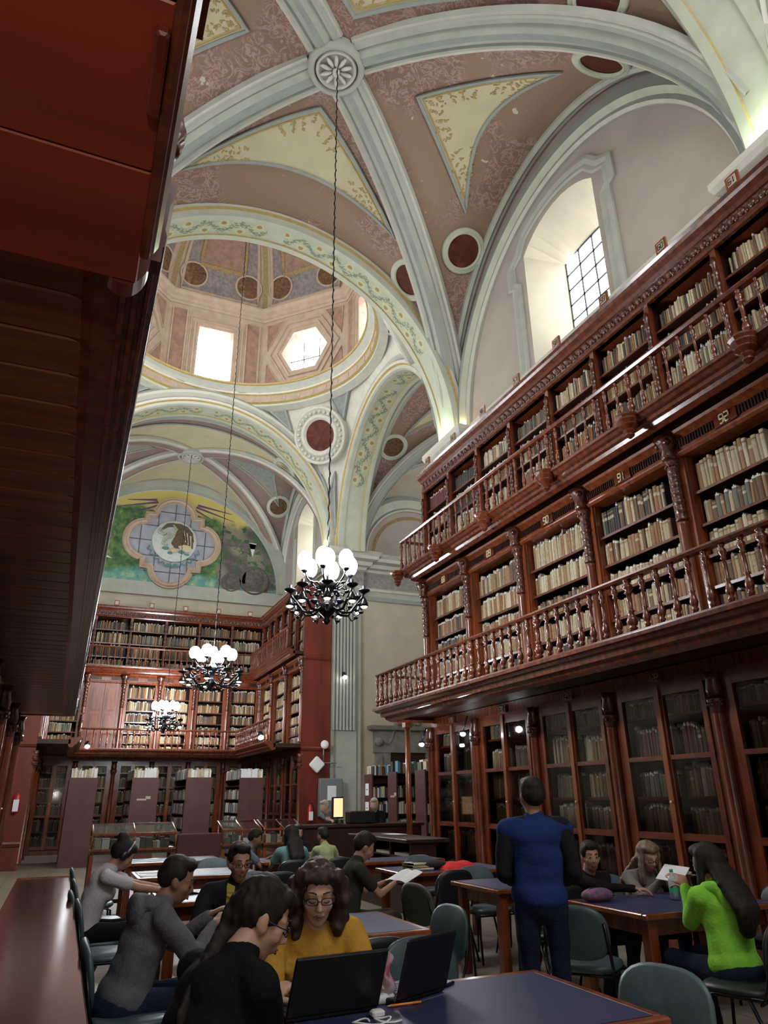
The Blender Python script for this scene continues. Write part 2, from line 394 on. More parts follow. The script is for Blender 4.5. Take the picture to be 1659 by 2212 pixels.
# ------------------------------------------------------------------ groin vault of one bay
def vault(xc, yc, A, B, H, lift, name, side_u=(.36,.80,.52), end_u=(.22,.66,.80), field=DAM, rich=True, boss=True, med=RED, apse=False):
    def zf(x, y):
        a = abs(x-xc)/A; b = abs(y-yc)/B; u = max(a, b); t = min(a, b)
        return Z0+H*sqrt(max(0, 1-min(t,1)**2))+lift*(1-u*u)
    def S(x, y): return Vector((x, y, zf(x, y)))
    def web(k, u, t):
        if k == 0: return (xc+u*A, yc+t*u*B)
        if k == 1: return (xc+t*u*A, yc+u*B)
        if k == 2: return (xc-u*A, yc+t*u*B)
        return (xc+t*u*A, yc-u*B)
    def P(k, u, t, h=0):
        x, y = web(k, u, t); p = S(x, y)
        if h:
            e = .01
            du = Vector((*web(k, u+e, t), 0)); dt = Vector((*web(k, u, t+e/max(u,.1)), 0))
            a = S(du.x, du.y)-p; b = S(dt.x, dt.y)-p; n = a.cross(b).normalized()
            if n.z > 0: n = -n
            return p+n*h, n
        return p
    root = MB().mat(field); root.smooth = True
    for k in range(4):
        root.grid(lambda a, b: P(k, max(a,.001)**.8, -1+2*b if abs(-1+2*b) < .98 else math.copysign(.999,-1+2*b)), 14, 30)
    w = root.build(name, **STR)
    pb = MB(); rb = MB(); mb = MB()
    def strip(k, pts, prof, mats=None, closed=False, mbx=rb):
        q = [P(k, u, t, .012) for u, t in pts]
        mbx.ribbon([a for a, n in q], [n for a, n in q], prof, closed, mats)
    for k in range(4):
        ua, ub, tb = side_u if k in (0,2) else end_u
        # cream triangular field, outer edge concave
        def edge(s):   # from -tb to tb along the outer side
            t = -tb+2*tb*s; dip = (ub-ua)*.34*(1-(t/tb)**2)*(.75 if k in (0,2) else .45)
            return (ub-dip, t*(ub)/(ub-dip) if False else t)
        apex = (ua, 0.0)
        def tri(a, b):
            e = edge(b); x0, y0 = web(k, *apex); x1, y1 = web(k, *e)
            a = max(a, .002); x = x0+(x1-x0)*a; y = y0+(y1-y0)*a
            # lift off the web
            p = S(x, y); e1 = S(x+.01, y)-p; e2 = S(x, y+.01)-p; n = e1.cross(e2).normalized(); n = -n if n.z > 0 else n
            return p+n*.02
        pb.mat(BLUEG if apse and k in (0,2) else YELW); pb.smooth = True; pb.grid(tri, 14, 24)
        def nrm(x, y):
            p = S(x, y); e1 = S(x+.01, y)-p; e2 = S(x, y+.01)-p; n = e1.cross(e2).normalized(); return p, (-n if n.z > 0 else n)
        loop = []
        x0, y0 = web(k, *apex)
        E = [web(k, *edge(s/24)) for s in range(25)]
        loop = [(x0+(E[0][0]-x0)*i/10, y0+(E[0][1]-y0)*i/10) for i in range(10)]+E+[(E[-1][0]+(x0-E[-1][0])*i/10, E[-1][1]+(y0-E[-1][1])*i/10) for i in range(1,10)]
        q = [nrm(*p) for p in loop]
        rb.ribbon([p+n*.02 for p, n in q], [n for p, n in q], [(-.035,0),(-.03,.03),(.03,.03),(.035,0)], True, [GREY2]*3)
        # thin gold line and leaf ornament inside the field
        cxm = sum(p[0] for p in loop)/len(loop); cym = sum(p[1] for p in loop)/len(loop)
        lp2 = [(cxm+(p[0]-cxm)*.91, cym+(p[1]-cym)*.91) for p in loop]; q = [nrm(*p) for p in lp2]
        rb.ribbon([p+n*.024 for p, n in q], [n for p, n in q], [(-.02,0),(0,.012),(.02,0)], True, [GOLD]*2)
        if rich:
            rn = random.Random(k*7+3)
            for i, p in enumerate(lp2):
                near = min((Vector(p)-Vector(c)).length for c in (lp2[0], lp2[10], lp2[34]))
                if near > .95: continue
                for j in range(9):
                    f = rn.uniform(.66,.94) ; c = (cxm+(p[0]-cxm)*f/.95+rn.uniform(-.04,.04), cym+(p[1]-cym)*f/.95+rn.uniform(-.04,.04)); pp, nn = nrm(*c)
                    mb.mat(LEAF).sphere((0,0,0), (rn.uniform(.025,.055),rn.uniform(.012,.025),.010), 6, 4, T_at(pp+nn*.024, nn) @ Matrix.Rotation(rn.uniform(0,6.3), 4, 'Z'))
        # moulding along the outer edge of the web
        strip(k, [(.965, -.97+1.94*i/30) for i in range(31)], [(-.10,0),(-.08,.05),(0,.07),(.05,.03),(.10,.03),(.12,0)], [GREY,CREAMG,GREY2,GREY,GREY])
        # medallions in the two lower corners
        um, tm = (.86,.665) if k in (0,2) else (.80,.83)
        for sg in (-1, 1):
            x, y = web(k, um, sg*tm); p, n = nrm(x, y); T = T_at(p+n*.03, n)
            mb.mat(CREAMG).lathe([(.49,-.1),(.49,.03),(.46,.055),(.42,.03),(.40,.05),(.37,.055),(.35,.01)], 32, T, cap=False)
            mb.mat(med).lathe([(.36,.0),(.02,.0)], 32, T, flat=True)
    # diagonal ribs, three-stepped
    for sx, sy in ((1,1),(1,-1),(-1,1),(-1,-1)):
        pts = []; ns = []
        for i in range(25):
            u = .07+.91*i/24; p = S(xc+sx*u*A, yc+sy*u*B); d = S(xc+sx*(u-.02)*A, yc+sy*(u-.02)*B)
            t = (p-d).normalized(); l = Vector((sy*B, -sx*A, 0)).normalized(); n = t.cross(l).normalized(); n = -n if n.z > 0 else n
            pts.append(p+n*.0); ns.append(n)
        rb.ribbon(pts, ns, [(-.36,-.05),(-.33,.05),(-.27,.05),(-.25,.10),(-.19,.12),(-.16,.09),(-.05,.17),(.05,.17),(.16,.09),(.19,.12),(.25,.10),(.27,.05),(.33,.05),(.36,-.05)],
                  False, ([GREY,WHITEM,WHITEM,GREY,WHITEM,MAUVE,MAUVE,MAUVE,WHITEM,GREY,WHITEM,WHITEM,GREY] if apse else [GREY,WHITEM,GREY,GREY,GREY2,GREY,GREY2,GREY,GREY2,GREY,GREY,WHITEM,GREY]))
    pb.build('painted_field', w); rb.build('vault_rib', w); mb.build('medallion', w)
    if boss:
        p = S(xc, yc); T = Matrix.Translation(p+Vector((0,0,-.02)))@Matrix.Rotation(pi,4,'X')
        b = MB().mat(GREY).lathe([(.50,-.1),(.50,.12),(.46,.2),(.40,.2),(.38,.12)], 32, T, cap=False)
        b.mat(WHITEM).lathe([(.385,.10),(.33,.2),(.30,.12),(.05,.12)], 32, T)
        for i in range(10):
            a = 2*pi*i/10; b.mat(WHITEM).sphere((.18*cos(a), .18*sin(a), .16), (.12,.035,.05), 8, 5, T@Matrix.Translation((0,0,0))@Matrix.Rotation(0,4,'Z') if False else T@Matrix.Rotation(a,4,'Z')@Matrix.Translation((.18-.18*cos(a),-.18*sin(a),0)))
        b.mat(WHITEM).lathe([(.07,.12),(.06,.25),(.02,.3)], 12, T)
        b.build('ceiling_boss', w)
    return w, S
MAUVE = M('mauve_brown_band', (.27,.19,.15), .75, (.23,.16,.13), 4)
ceil1, S1 = vault(XC, 8.12, 4.4, 4.08, 4.62, .1, 'ceiling_near_bay')
ceil0, S0 = vault(XC, -.7, 4.4, 4.1, 4.62, .1, 'ceiling_entrance_bay', rich=True)
ceil2, S2 = vault(XC, 24.0, 4.4, 3.0, 4.4, .1, 'ceiling_apse_bay', side_u=(.30,.86,.66), end_u=(.10,.90,.88), rich=False, med=REDP, apse=True, field=MAUVE)
# ------------------------------------------------------------------ transverse arches: inner radius R, from y to y+d
def arch(name, cx, y, d, R, axis='Y', z0=Z0, big=.6, face=(1,1), kz=1.0, soff=FLOR):
    mb = MB(); mb.smooth = False
    pf = [(R+big,0),(R+big-.08,-.05),(R+big-.16,-.03),(R+.30,-.03),(R+.24,-.09),(R+.16,-.09),(R+.12,-.04),(R+.04,-.04),(R,0)]
    m1 = [GREY2,CREAMG,GREY,GREY2,WHITEM,GOLD,CREAMG,GREY]
    so = [(R,0),(R,.14),(R+.03,.15),(R+.03,d-.15),(R,d-.14),(R,d)]
    m2 = [CREAMG,GOLD,soff,GOLD,CREAMG]
    pb = [(r, d-q) for r, q in pf][::-1]
    if face[0]: mb.arc(cx, z0, y, pf, mats=m1, axis=axis, kz=kz)
    pl = [CREAMG,GOLD,CREAMG,GOLD,CREAMG]
    for a0, a1, mm_, nn_ in ((0,30,pl,10),(30,87,m2,20),(87,92.5,pl,3),(92.5,150,m2,20),(150,180,pl,10)): mb.arc(cx, z0, y, so, a0, a1, nn_, mats=mm_, axis=axis, kz=kz)
    if face[1]: mb.arc(cx, z0, y, pb, mats=m1[::-1], axis=axis, kz=kz)
    o = mb.build(name, **STR)
    return o
arch('trim_5', XC, 11.85, .75, 4.14, kz=1.065)
arch('trim_6', XC, 3.4, .75, 4.14, soff=CREAMG, kz=1.065)
arch('trim_7', XC, 20.2, .75, 4.14, kz=1.05)
arch('trim_8', 16.4, 7.05, .85, 3.45, axis='X', kz=1.16)
arch('trim_9', 16.4, -2.5, .85, 3.45, axis='X', kz=1.16)
# formerets (wall arches) on side walls
for i, (x, yc, r) in enumerate(((XR, 7.95, 3.6), (XL, 7.95, 3.6), (XR, 24.0, 2.65), (XL, 24.0, 2.65), (XR, -.7, 3.6))):
    s = -1 if x > 0 else 1
    mb = MB(); pf = [(r+.42,0),(r+.42,s*.16),(r+.2,s*.20),(r+.12,s*.10),(r+.04,s*.12),(r,s*.06),(r,0)]
    mb.arc(yc, Z0, x, pf, mats=[GREY,GREY2,CREAMG,GREY2,WHITEM,GREY], axis='X', kz=1.04 if r > 3 else 1.3); mb.build('trim_%d' % (10+i), **STR)
# impost blocks under the arch feet, on piers
IP = [(0,8.16),(.05,8.16),(.08,8.24),(.16,8.30),(.18,8.40),(.27,8.48),(.31,8.58),(.40,8.64),(.44,8.72),(.44,8.82),(0,8.84)]
n = 20
for (x, y0, y1) in ((XR, 11.8, 12.65), (XR, 3.35, 4.2), (XR, 20.15, 21.0)):
    MB().mat(WHITEM).sweep([(x+.1, y0), (x-.02, y0), (x-.02, y1), (x+.1, y1)], IP).build('trim_%d' % n, **STR); n += 1
for (x, y0, y1) in ((XL, 11.8, 12.65), (XL, 20.15, 21.0)):
    MB().mat(WHITEM).sweep([(x-.1, y1), (x+.02, y1), (x+.02, y0), (x-.1, y0)], IP).build('trim_%d' % n, **STR); n += 1
# ------------------------------------------------------------------ crossing: pendentives, ring, drum, dome
CY, RR, ZR = 16.45, 3.88, 14.05
def crossing():
    mb = MB().mat(WHITEM); mb.smooth = True
    hx, hy = 4.4, 3.8
    def low(q, s):     # q quadrant signs, s 0..1 from arch across x-axis plane to the other
        sx, sy = q
        if s < .5:     # arch on plane x = XC+sx*hx ; from crown (y=CY) to springer
            a = s*pi; return Vector((XC+sx*hx, CY+sy*3.62*sin(a), Z0+.02+4.3*cos(a)))
        a = (1-s)*pi; return Vector((XC+sx*4.4*sin(a), CY+sy*hy, Z0+.02+4.72*cos(a)))
    def up(q, s):
        a = s*pi/2; return Vector((XC+q[0]*RR*cos(a), CY+q[1]*RR*sin(a), ZR))
    for q in ((1,1),(1,-1),(-1,1),(-1,-1)):
        def P(a, b):
            l, u = low(q, a), up(q, a); p = l.lerp(u, b)
            c = Vector((XC, CY, ZR)); k = sin(b*pi)*.35*(1-abs(2*a-1))
            d = Vector((p.x-XC, p.y-CY, 0)).normalized(); return p+d*k
        mb.grid(P, 40, 12)
    w = mb.build('ceiling_crossing', **STR)
    # pendentive roundels with beads, blue-grey side panels
    for q in ((1,1),(-1,1),(1,-1),(-1,-1)):
        d = Vector((q[0]*hx, q[1]*hy, 0)).normalized()
        p = Vector((XC, CY, 0))+d*4.55+Vector((0,0,12.45)); nn = (-d*1.0+Vector((0,0,-.42))).normalized()
        T = T_at(p, nn); r = MB()
        r.mat(WHITEM).lathe([(.95,-.3),(.95,.02),(.90,.06),(.86,.02)], 40, T, cap=False)
        r.mat(GREY).lathe([(.86,.02),(.68,.0)], 40, T, cap=False); r.mat(WHITEM).lathe([(.68,.0),(.64,.07),(.58,.05),(.54,.0),(.51,-.03)], 40, T, cap=False)
        r.mat(RED).lathe([(.52,-.03),(.02,-.03)], 40, T, flat=True)
        for i in range(28):
            a = 2*pi*i/28; r.mat(WHITEM).sphere((.77*cos(a), .77*sin(a), .03), .055, 8, 5, T)
        r.build('medallion', w)
        # flanking painted triangles
        t = MB()
        def PP(a, b):
            l, u = low(q, a), up(q, a); p = l.lerp(u, b); k = sin(b*pi)*.35*(1-abs(2*a-1)); dd = Vector((p.x-XC, p.y-CY, 0)).normalized(); return p+dd*(k-.07)-Vector((0,0,.03))
        for tri in (((.13,.90),(.36,.93),(.30,.52)), ((.87,.90),(.64,.93),(.70,.52)), ((.42,.36),(.58,.36),(.5,.10))):
            c = [Vector((*x_, 0)) for x_ in tri]; g0 = len(t.v); t.mat(BLUEG)
            t.grid(lambda u, v: PP(*(c[0].lerp(c[1], v).lerp(c[2], u*.999))[:2]), 8, 8)
            lp = []
            for i in range(3):
                for j in range(8): lp.append(PP(*(c[i].lerp(c[(i+1)%3], j/8))[:2]))
            t.mat(GREY2).ribbon(lp, [(-(Vector((x_.x-XC, x_.y-CY, 0)).normalized())-Vector((0,0,.4))).normalized() for x_ in lp], [(-.05,-.03),(-.03,.03),(.03,.03),(.05,-.03)], True)
        for sg in ():
            side = d
            pts = [p+side*sg*1.05-nn*.02+Vector((0,0,.78)), p+side*sg*2.05+Vector((0,0,.95))-d*.25, p+side*sg*1.08+Vector((0,0,-.15))+nn*.02]
            lp = [x+nn*.10 for x in pts]; b = len(t.v); t.v += [tuple(x) for x in lp]; t.face((b,b+1,b+2))
            g = MB(); t.mat(GREY2); t.ribbon(lp, [nn]*3, [(-.03,-.05),(-.03,.03),(.03,.03),(.03,-.05)], True); t.mat(BLUEG)
        t.build('painted_panel', w)
    # ring cornice
    RP = [(RR+.35,ZR-.62),(RR+.10,ZR-.55),(RR+.10,ZR-.48),(RR+.02,ZR-.44),(RR+.02,ZR-.22),(RR-.03,ZR-.18),(RR-.03,ZR-.12),(RR-.14,ZR-.06),(RR-.20,ZR+.04),(RR-.24,ZR+.06),(RR-.24,ZR+.12),(RR-.10,ZR+.16),(RR+.5,ZR+.2)]
    rm = [WHITEM,CREAMG,GOLD,DRUMC,GOLD,WHITEM,WHITEM,GREY,GOLD,GOLD,WHITEM,WHITEM]
    rg = MB(); nn = 96; b = len(rg.v)
    for i in range(nn):
        a = 2*pi*i/nn
        for r, z in RP: rg.v.append((XC+r*cos(a), CY+r*sin(a), z))
    m = len(RP); rg.smooth = False
    for i in range(nn):
        k = (i+1) % nn
        for j in range(m-1): rg.mat(rm[j]); rg.face((i*m+j, i*m+j+1, k*m+j+1, k*m+j))
    for i in range(96):
        a = 2*pi*(i+.5)/96; p = Vector((XC+(RR+.01)*cos(a), CY+(RR+.01)*sin(a), ZR-.33))
        if i % 2 == 0: rg.mat(PINKW).box(-.035,.035,-.01,.01,-.07,.07, Matrix.Translation(p)@Matrix.Rotation(a-pi/2,4,'Z'))
    rg.build('ring_cornice', w)
    # octagonal drum
    ap = RR; hs = ap*math.tan(pi/8); zb, zt = ZR+.1, 17.2
    for k in range(8):
        a = k*pi/4; nrm = Vector((-cos(a), -sin(a), 0)); c = Vector((XC+ap*cos(a), CY+ap*sin(a), 0))
        # local x = tangent, local y = up, local z = normal (inward)
        tx = Vector((0,0,1)).cross(nrm)*1.0
        T = Matrix(((tx.x,0,nrm.x,c.x),(tx.y,0,nrm.y,c.y),(0,1,0,0),(0,0,0,1)))
        rect = k % 2 == 0
        if rect: hole = [(-.58,14.3),(.58,14.3),(.58,16.25),(-.58,16.25)]
        else:
            hole = [(-.42,14.72),(.42,14.72),(.86,15.5),(.42,16.25),(-.42,16.25),(-.86,15.5)]
        f = MB().mat(DRUMC).poly([[(-hs,zb),(hs,zb),(hs,zt),(-hs,zt)], hole[::-1]], T)
        # reveal
        f.mat(DRUMP).rings([[tuple(T@Vector((p[0],p[1],0))) for p in hole],[tuple(T@Vector((p[0]*.93,p[1]-.02,-.6))) for p in hole]])
        face = f.build('wall_drum_%d' % k, **STR)
        win = MB().mat(PANE2).poly([[(p[0]*.93,p[1]-.02) for p in hole]], T@Matrix.Translation((0,0,-.6)))
        wo = win.build('window_%d' % lunette_wall.n, **STR); lunette_wall.n += 1
        fr = MB().mat(IRON)
        if not rect:
            for t in (-.3,.3): fr.box(t-.015,t+.015,14.72,16.2,-.59,-.56,T)
            fr.box(-.8,.8,15.47,15.5,-.59,-.56,T)
        else:
            fr.box(-.01,.01,14.3,16.2,-.59,-.57,T)
        fr.build('window_frame', wo)
        # mouldings: panel frames
        d = MB()
        def loop(pts, w=.035, h=.05, mt=DRUMC):
            q = [T@Vector((x,y,.0)) for x, y in pts]; d.mat(mt).ribbon(q, [nrm]*len(q), [(-w,0),(-w*.6,h),(w*.6,h),(w,0)], True)
        def fill(pts, mt=DRUMP, h=.006):
            d.mat(mt).poly([pts], T@Matrix.Translation((0,0,h)))
        if rect:
            fill([(-.95,zb+.1),(.95,zb+.1),(.95,16.6),(-.95,16.6)][:0] or [(-hs+.14,zb+.15),(-1.0,zb+.15),(-1.0,16.75),(-hs+.14,16.75)]); fill([(1.0,zb+.15),(hs-.14,zb+.15),(hs-.14,16.75),(1.0,16.75)])
            loop([(-hs+.14,zb+.15),(-1.0,zb+.15),(-1.0,16.75),(-hs+.14,16.75)]); loop([(1.0,zb+.15),(hs-.14,zb+.15),(hs-.14,16.75),(1.0,16.75)])
            loop([(-.72,14.2),(.72,14.2),(.72,16.36),(-.72,16.36)], .06, .05); loop([(-.86,14.1),(.86,14.1),(.86,16.55),(-.86,16.55)], .04, .05)
        else:
            o1 = [(x*1.22, 15.48+(y-15.48)*1.25) for x, y in hole]; o2 = [(x*1.5, 15.48+(y-15.48)*1.5) for x, y in hole]
            loop(o1, .06, .06); loop(o2, .04, .06)
            for sx in (-1, 1):
                for pts in ([(sx*1.4,15.75),(sx*1.45,16.8),(sx*.8,16.8)], [(sx*1.4,15.2),(sx*1.45,zb+.15),(sx*.85,zb+.15)]):
                    fill(pts if sx*(1 if pts[1][1] > 15 else -1) > 0 else pts[::-1]); loop(pts, .03, .04)
        d.build('panel_moulding', face)
    # cornice of the drum
    CPf = [(0,16.95),(.04,16.95),(.06,17.03),(.12,17.05),(.14,17.15),(.24,17.2),(.28,17.3),(.28,17.36),(.16,17.42),(0,17.46)]
    oc = [(XC+ap/cos(pi/8)*cos(pi/8+k*pi/4), CY+ap/cos(pi/8)*sin(pi/8+k*pi/4)) for k in range(8)]
    dc = MB().mat(DRUMC).sweep(oc, CPf, closed=True); dc.build('trim_40', **STR)
    # dome in eight webs
    zd = 17.4; Rz = 4.1
    def D(k, s, t, h=0):      # s -1..1 across, t 0..1 up
        a = t*pi/2*.985; r = ap*cos(a); z = zd+Rz*sin(a); al = k*pi/4
        n = Vector((cos(al), sin(al), 0)); tg = Vector((-sin(al), cos(al), 0))
        p = Vector((XC, CY, z))+n*r+tg*(s*r*math.tan(pi/8))
        nn = (-n*cos(a)*Rz-Vector((0,0,1))*sin(a)*ap).normalized()
        return p+nn*h, nn
    db = MB().mat(DRUMC)
    for k in range(8): db.grid(lambda a, b: D(k, -1+2*a, b)[0], 2, 18)
    dome = db.build('ceiling_dome', **STR)
    dd = MB()
    for k in range(8):
        dd.mat(BLUEORN); dd.grid(lambda a, b: D(k, -.82+1.64*a, .03+.80*b, .02)[0], 2, 16)
        dd.mat(DRUMP); dd.grid(lambda a, b: D(k, -.50+1.0*a, .20+.62*b, .04)[0], 2, 14)
        for (s0, t0, t1) in ((.82,.03,.83), (.50,.20,.82)):
            lp = [(-s0,t0),(s0,t0)]+[(s0,t0+(t1-t0)*i/12) for i in range(1,13)]+[(-s0,t1-(t1-t0)*i/12) for i in range(0,12)]
            q = [D(k, s, t, .03) for s, t in lp]
            dd.mat(DRUMC if s0 > .6 else ORN).ribbon([a for a, b in q], [b for a, b in q], [(-.06,0),(-.04,.04),(.04,.04),(.06,0)] if s0 > .6 else [(-.09,0),(-.05,.05),(.05,.05),(.09,0)], True)
        for sg in (-1, 1):
            p, nn = D(k, sg*.60, .13, .03); T = T_at(p, nn)
            dd.mat(DRUMC).lathe([(.48,-.02),(.48,.05),(.45,.07),(.41,.04)], 28, T, cap=False); dd.mat(REDP).lathe([(.42,.02),(.02,.02)], 28, T, flat=True)
        q = [D(k, 1, .01+.97*i/16, .02) for i in range(17)]
        al = k*pi/4+pi/8; nr = [Vector((-cos(al)*cos(t), -sin(al)*cos(t), -sin(t))) for t in [(.01+.97*i/16)*pi/2 for i in range(17)]]
        dd.mat(ORN).ribbon([a for a, b in q], nr, [(-.18,-.06),(-.16,.05),(-.10,.05),(-.08,.07),(.08,.07),(.10,.05),(.16,.05),(.18,-.06)], False, [DRUMC,DRUMC,DRUMC,ORN,DRUMC,DRUMC,DRUMC])
    dd.build('dome_decoration', dome)
crossing()
# ------------------------------------------------------------------ transept on the right
_z = Z0
wN = MB().mat(CREAM)
hole = None
wN.mat(CREAM).box(7.9, 15.6, 20.6, 20.7, 0, 14.2).build('wall_transept_north', **STR)
MB().mat(CREAM).box(15.5, 15.6, 12, 20.7, 0, 14.2).build('wall_transept_east', **STR)
MB().mat(PANE).box(15.42, 15.46, 15.2, 17.7, 9.4, 12.2).build('window_30', **STR)  # unseen glowing pane, added to brighten the transept
MB().mat(PANE).box(XL-.04, XL-.02, 15.0, 17.9, 9.6, 12.4).build('window_31', **STR)
bw = MB().mat(CREAM); bw.poly([[(XL,0),(XR,0),(XR,14.2),(XL,14.2)], [(XC-2.6,8.9),(XC+2.6,8.9),(XC+2.6,12.6),(XC-2.6,12.6)][::-1]], Matrix(((1,0,0,0),(0,0,1,-3.6),(0,1,0,0),(0,0,0,1)))); bw.build('wall_near', **STR)
MB().mat(PANE).box(XC-2.6,XC+2.6,-3.9,-3.85,8.9,12.6).build('window_32', **STR)  # unseen glowing pane behind the camera, added to light ceiling and upper shelves
MB().mat(CREAM).box(7.1, 15.6, 12.2, 12.3, 0, 14.2).build('wall_transept_south', **STR)
# entablature of the transept and cap of the fluted pilaster
EP = [(0,7.42),(.04,7.42),(.05,7.52),(.02,7.56),(.02,7.72),(.06,7.74),(.08,7.80),(.05,7.84),(.05,8.30),(.10,8.34),(.14,8.42),(.24,8.46),(.28,8.58),(.42,8.64),(.44,8.74),(.50,8.80),(.50,8.88),(0,8.92)]
em = [GREY2,GREY2,GREY2,GREY,WHITEM,WHITEM,GREY,ORN,GREY,WHITEM,GREY,WHITEM,GREY,WHITEM,WHITEM,GREY,GREY]
em[7] = M('carved_frieze_grey', (.30,.29,.26), .75, (.20,.19,.17), 9, bump=.8)
MB().sweep([(7.12,20.95),(7.12,20.42),(8.02,20.42),(8.02,20.6),(15.5,20.6)][::-1], [(o, z) for o, z in EP], mats=em).build('trim_41', **STR)
MB().sweep([(15.5,12.3),(7.4,12.3)][::-1], EP, mats=em).build('trim_42', **STR)
# pilaster pair at the crossing pier
def pilaster():
    p = MB().mat(GREY).box(6.92, 8.0, 20.46, 21.0, 0, 7.45)
    p.mat(GREY).box(7.02, 7.84, 20.40, 20.5, .0, 7.45)
    for i in range(7):
        x = 7.09+i*.107; p.mat(GREY).box(x-.030, x+.030, 20.32, 20.41, 3.35, 7.35)
    p.mat(GREY).sweep([(7.86,20.5),(7.86,20.39),(7.0,20.39),(7.0,20.5)], [(0,0),(.1,0),(.1,.3),(.06,.36),(.08,.42),(0,.5)])
    p.build('trim_43', **STR)
    q = MB().mat(GREY).box(6.9, 7.1, 20.3, 20.5, 7.4, 9.1).box(7.1,8.0,20.46,20.9,8.9,9.12); q.build('trim_44', **STR)
pilaster()
# transept vault and lunettes
def transept():
    cx, cy = 11.7, 16.45
    w, S = vault(cx, cy, 3.75, 4.1, 4.1, .1, 'ceiling_transept', side_u=(.25,.8,.6), end_u=(.3,.84,.6), rich=False, boss=True, med=REDP)
    mb = MB()
    r = 1.75
    for (x, y, s) in ((10.0, 20.6, -1),):
        pf = [(r+.55,0),(r+.55,s*.10),(r+.40,s*.13),(r+.12,s*.08),(r+.05,s*.12),(r,s*.06),(r,s*.01)]
        mb.arc(x, 9.0, y, pf, mats=[GREY,GREY2,CREAMG,GREY2,WHITEM,GREY]); mb.arc(x, 9.0, y+s*.012, [(r,0),(.02,0)], mats=[PINKW])
        mb.arc(x, 9.0, y+s*.02, [(r-.18,0),(r-.30,0)], mats=[ORN])
    mb.build('lunette_panel', w)
    # large painted groin panels beside the lunette
    mb = MB()
transept()
# stone door surround of the transept wall
def door_surround():
    T = Matrix.Translation((0,0,0)); m = M('weathered_grey_stone', (.20,.20,.17), .85, (.14,.14,.12), 6, bump=.5)
    d = MB().mat(m).box(8.5, 8.95, 20.42, 20.6, 0, 2.75).box(10.15, 10.6, 20.42, 20.6, 0, 2.75)
    d.box(8.45, 10.65, 20.40, 20.6, 2.75, 3.35)
    d.sweep([(10.7,20.6),(10.7,20.45),(8.4,20.45),(8.4,20.6)], [(0,3.35),(.12,3.4),(.14,3.5),(0,3.54)])
    for sx in (-1, 1):
        d.tube([(9.55+sx*(1.0-.7*t), 20.45, 2.95+.62*t*t+.1*sin(t*9)) for t in [i/12 for i in range(13)]], .07, 8)
        d.sphere((9.55+sx*.98,20.42,3.05),.14,10,6); d.sphere((9.55+sx*.35,20.42,3.62),.12,10,6)
        d.box(9.55+sx*.98-.09, 9.55+sx*.98+.09, 20.36, 20.42, 2.2, 2.68)
    d.sphere((9.55,20.42,3.6),(.2,.08,.28),12,8)
    o = d.build('door_1', **STR)
    MB().mat(WOODD).box(8.95, 10.15, 20.52, 20.58, 0, 2.75).build('door_leaf', o)
door_surround()
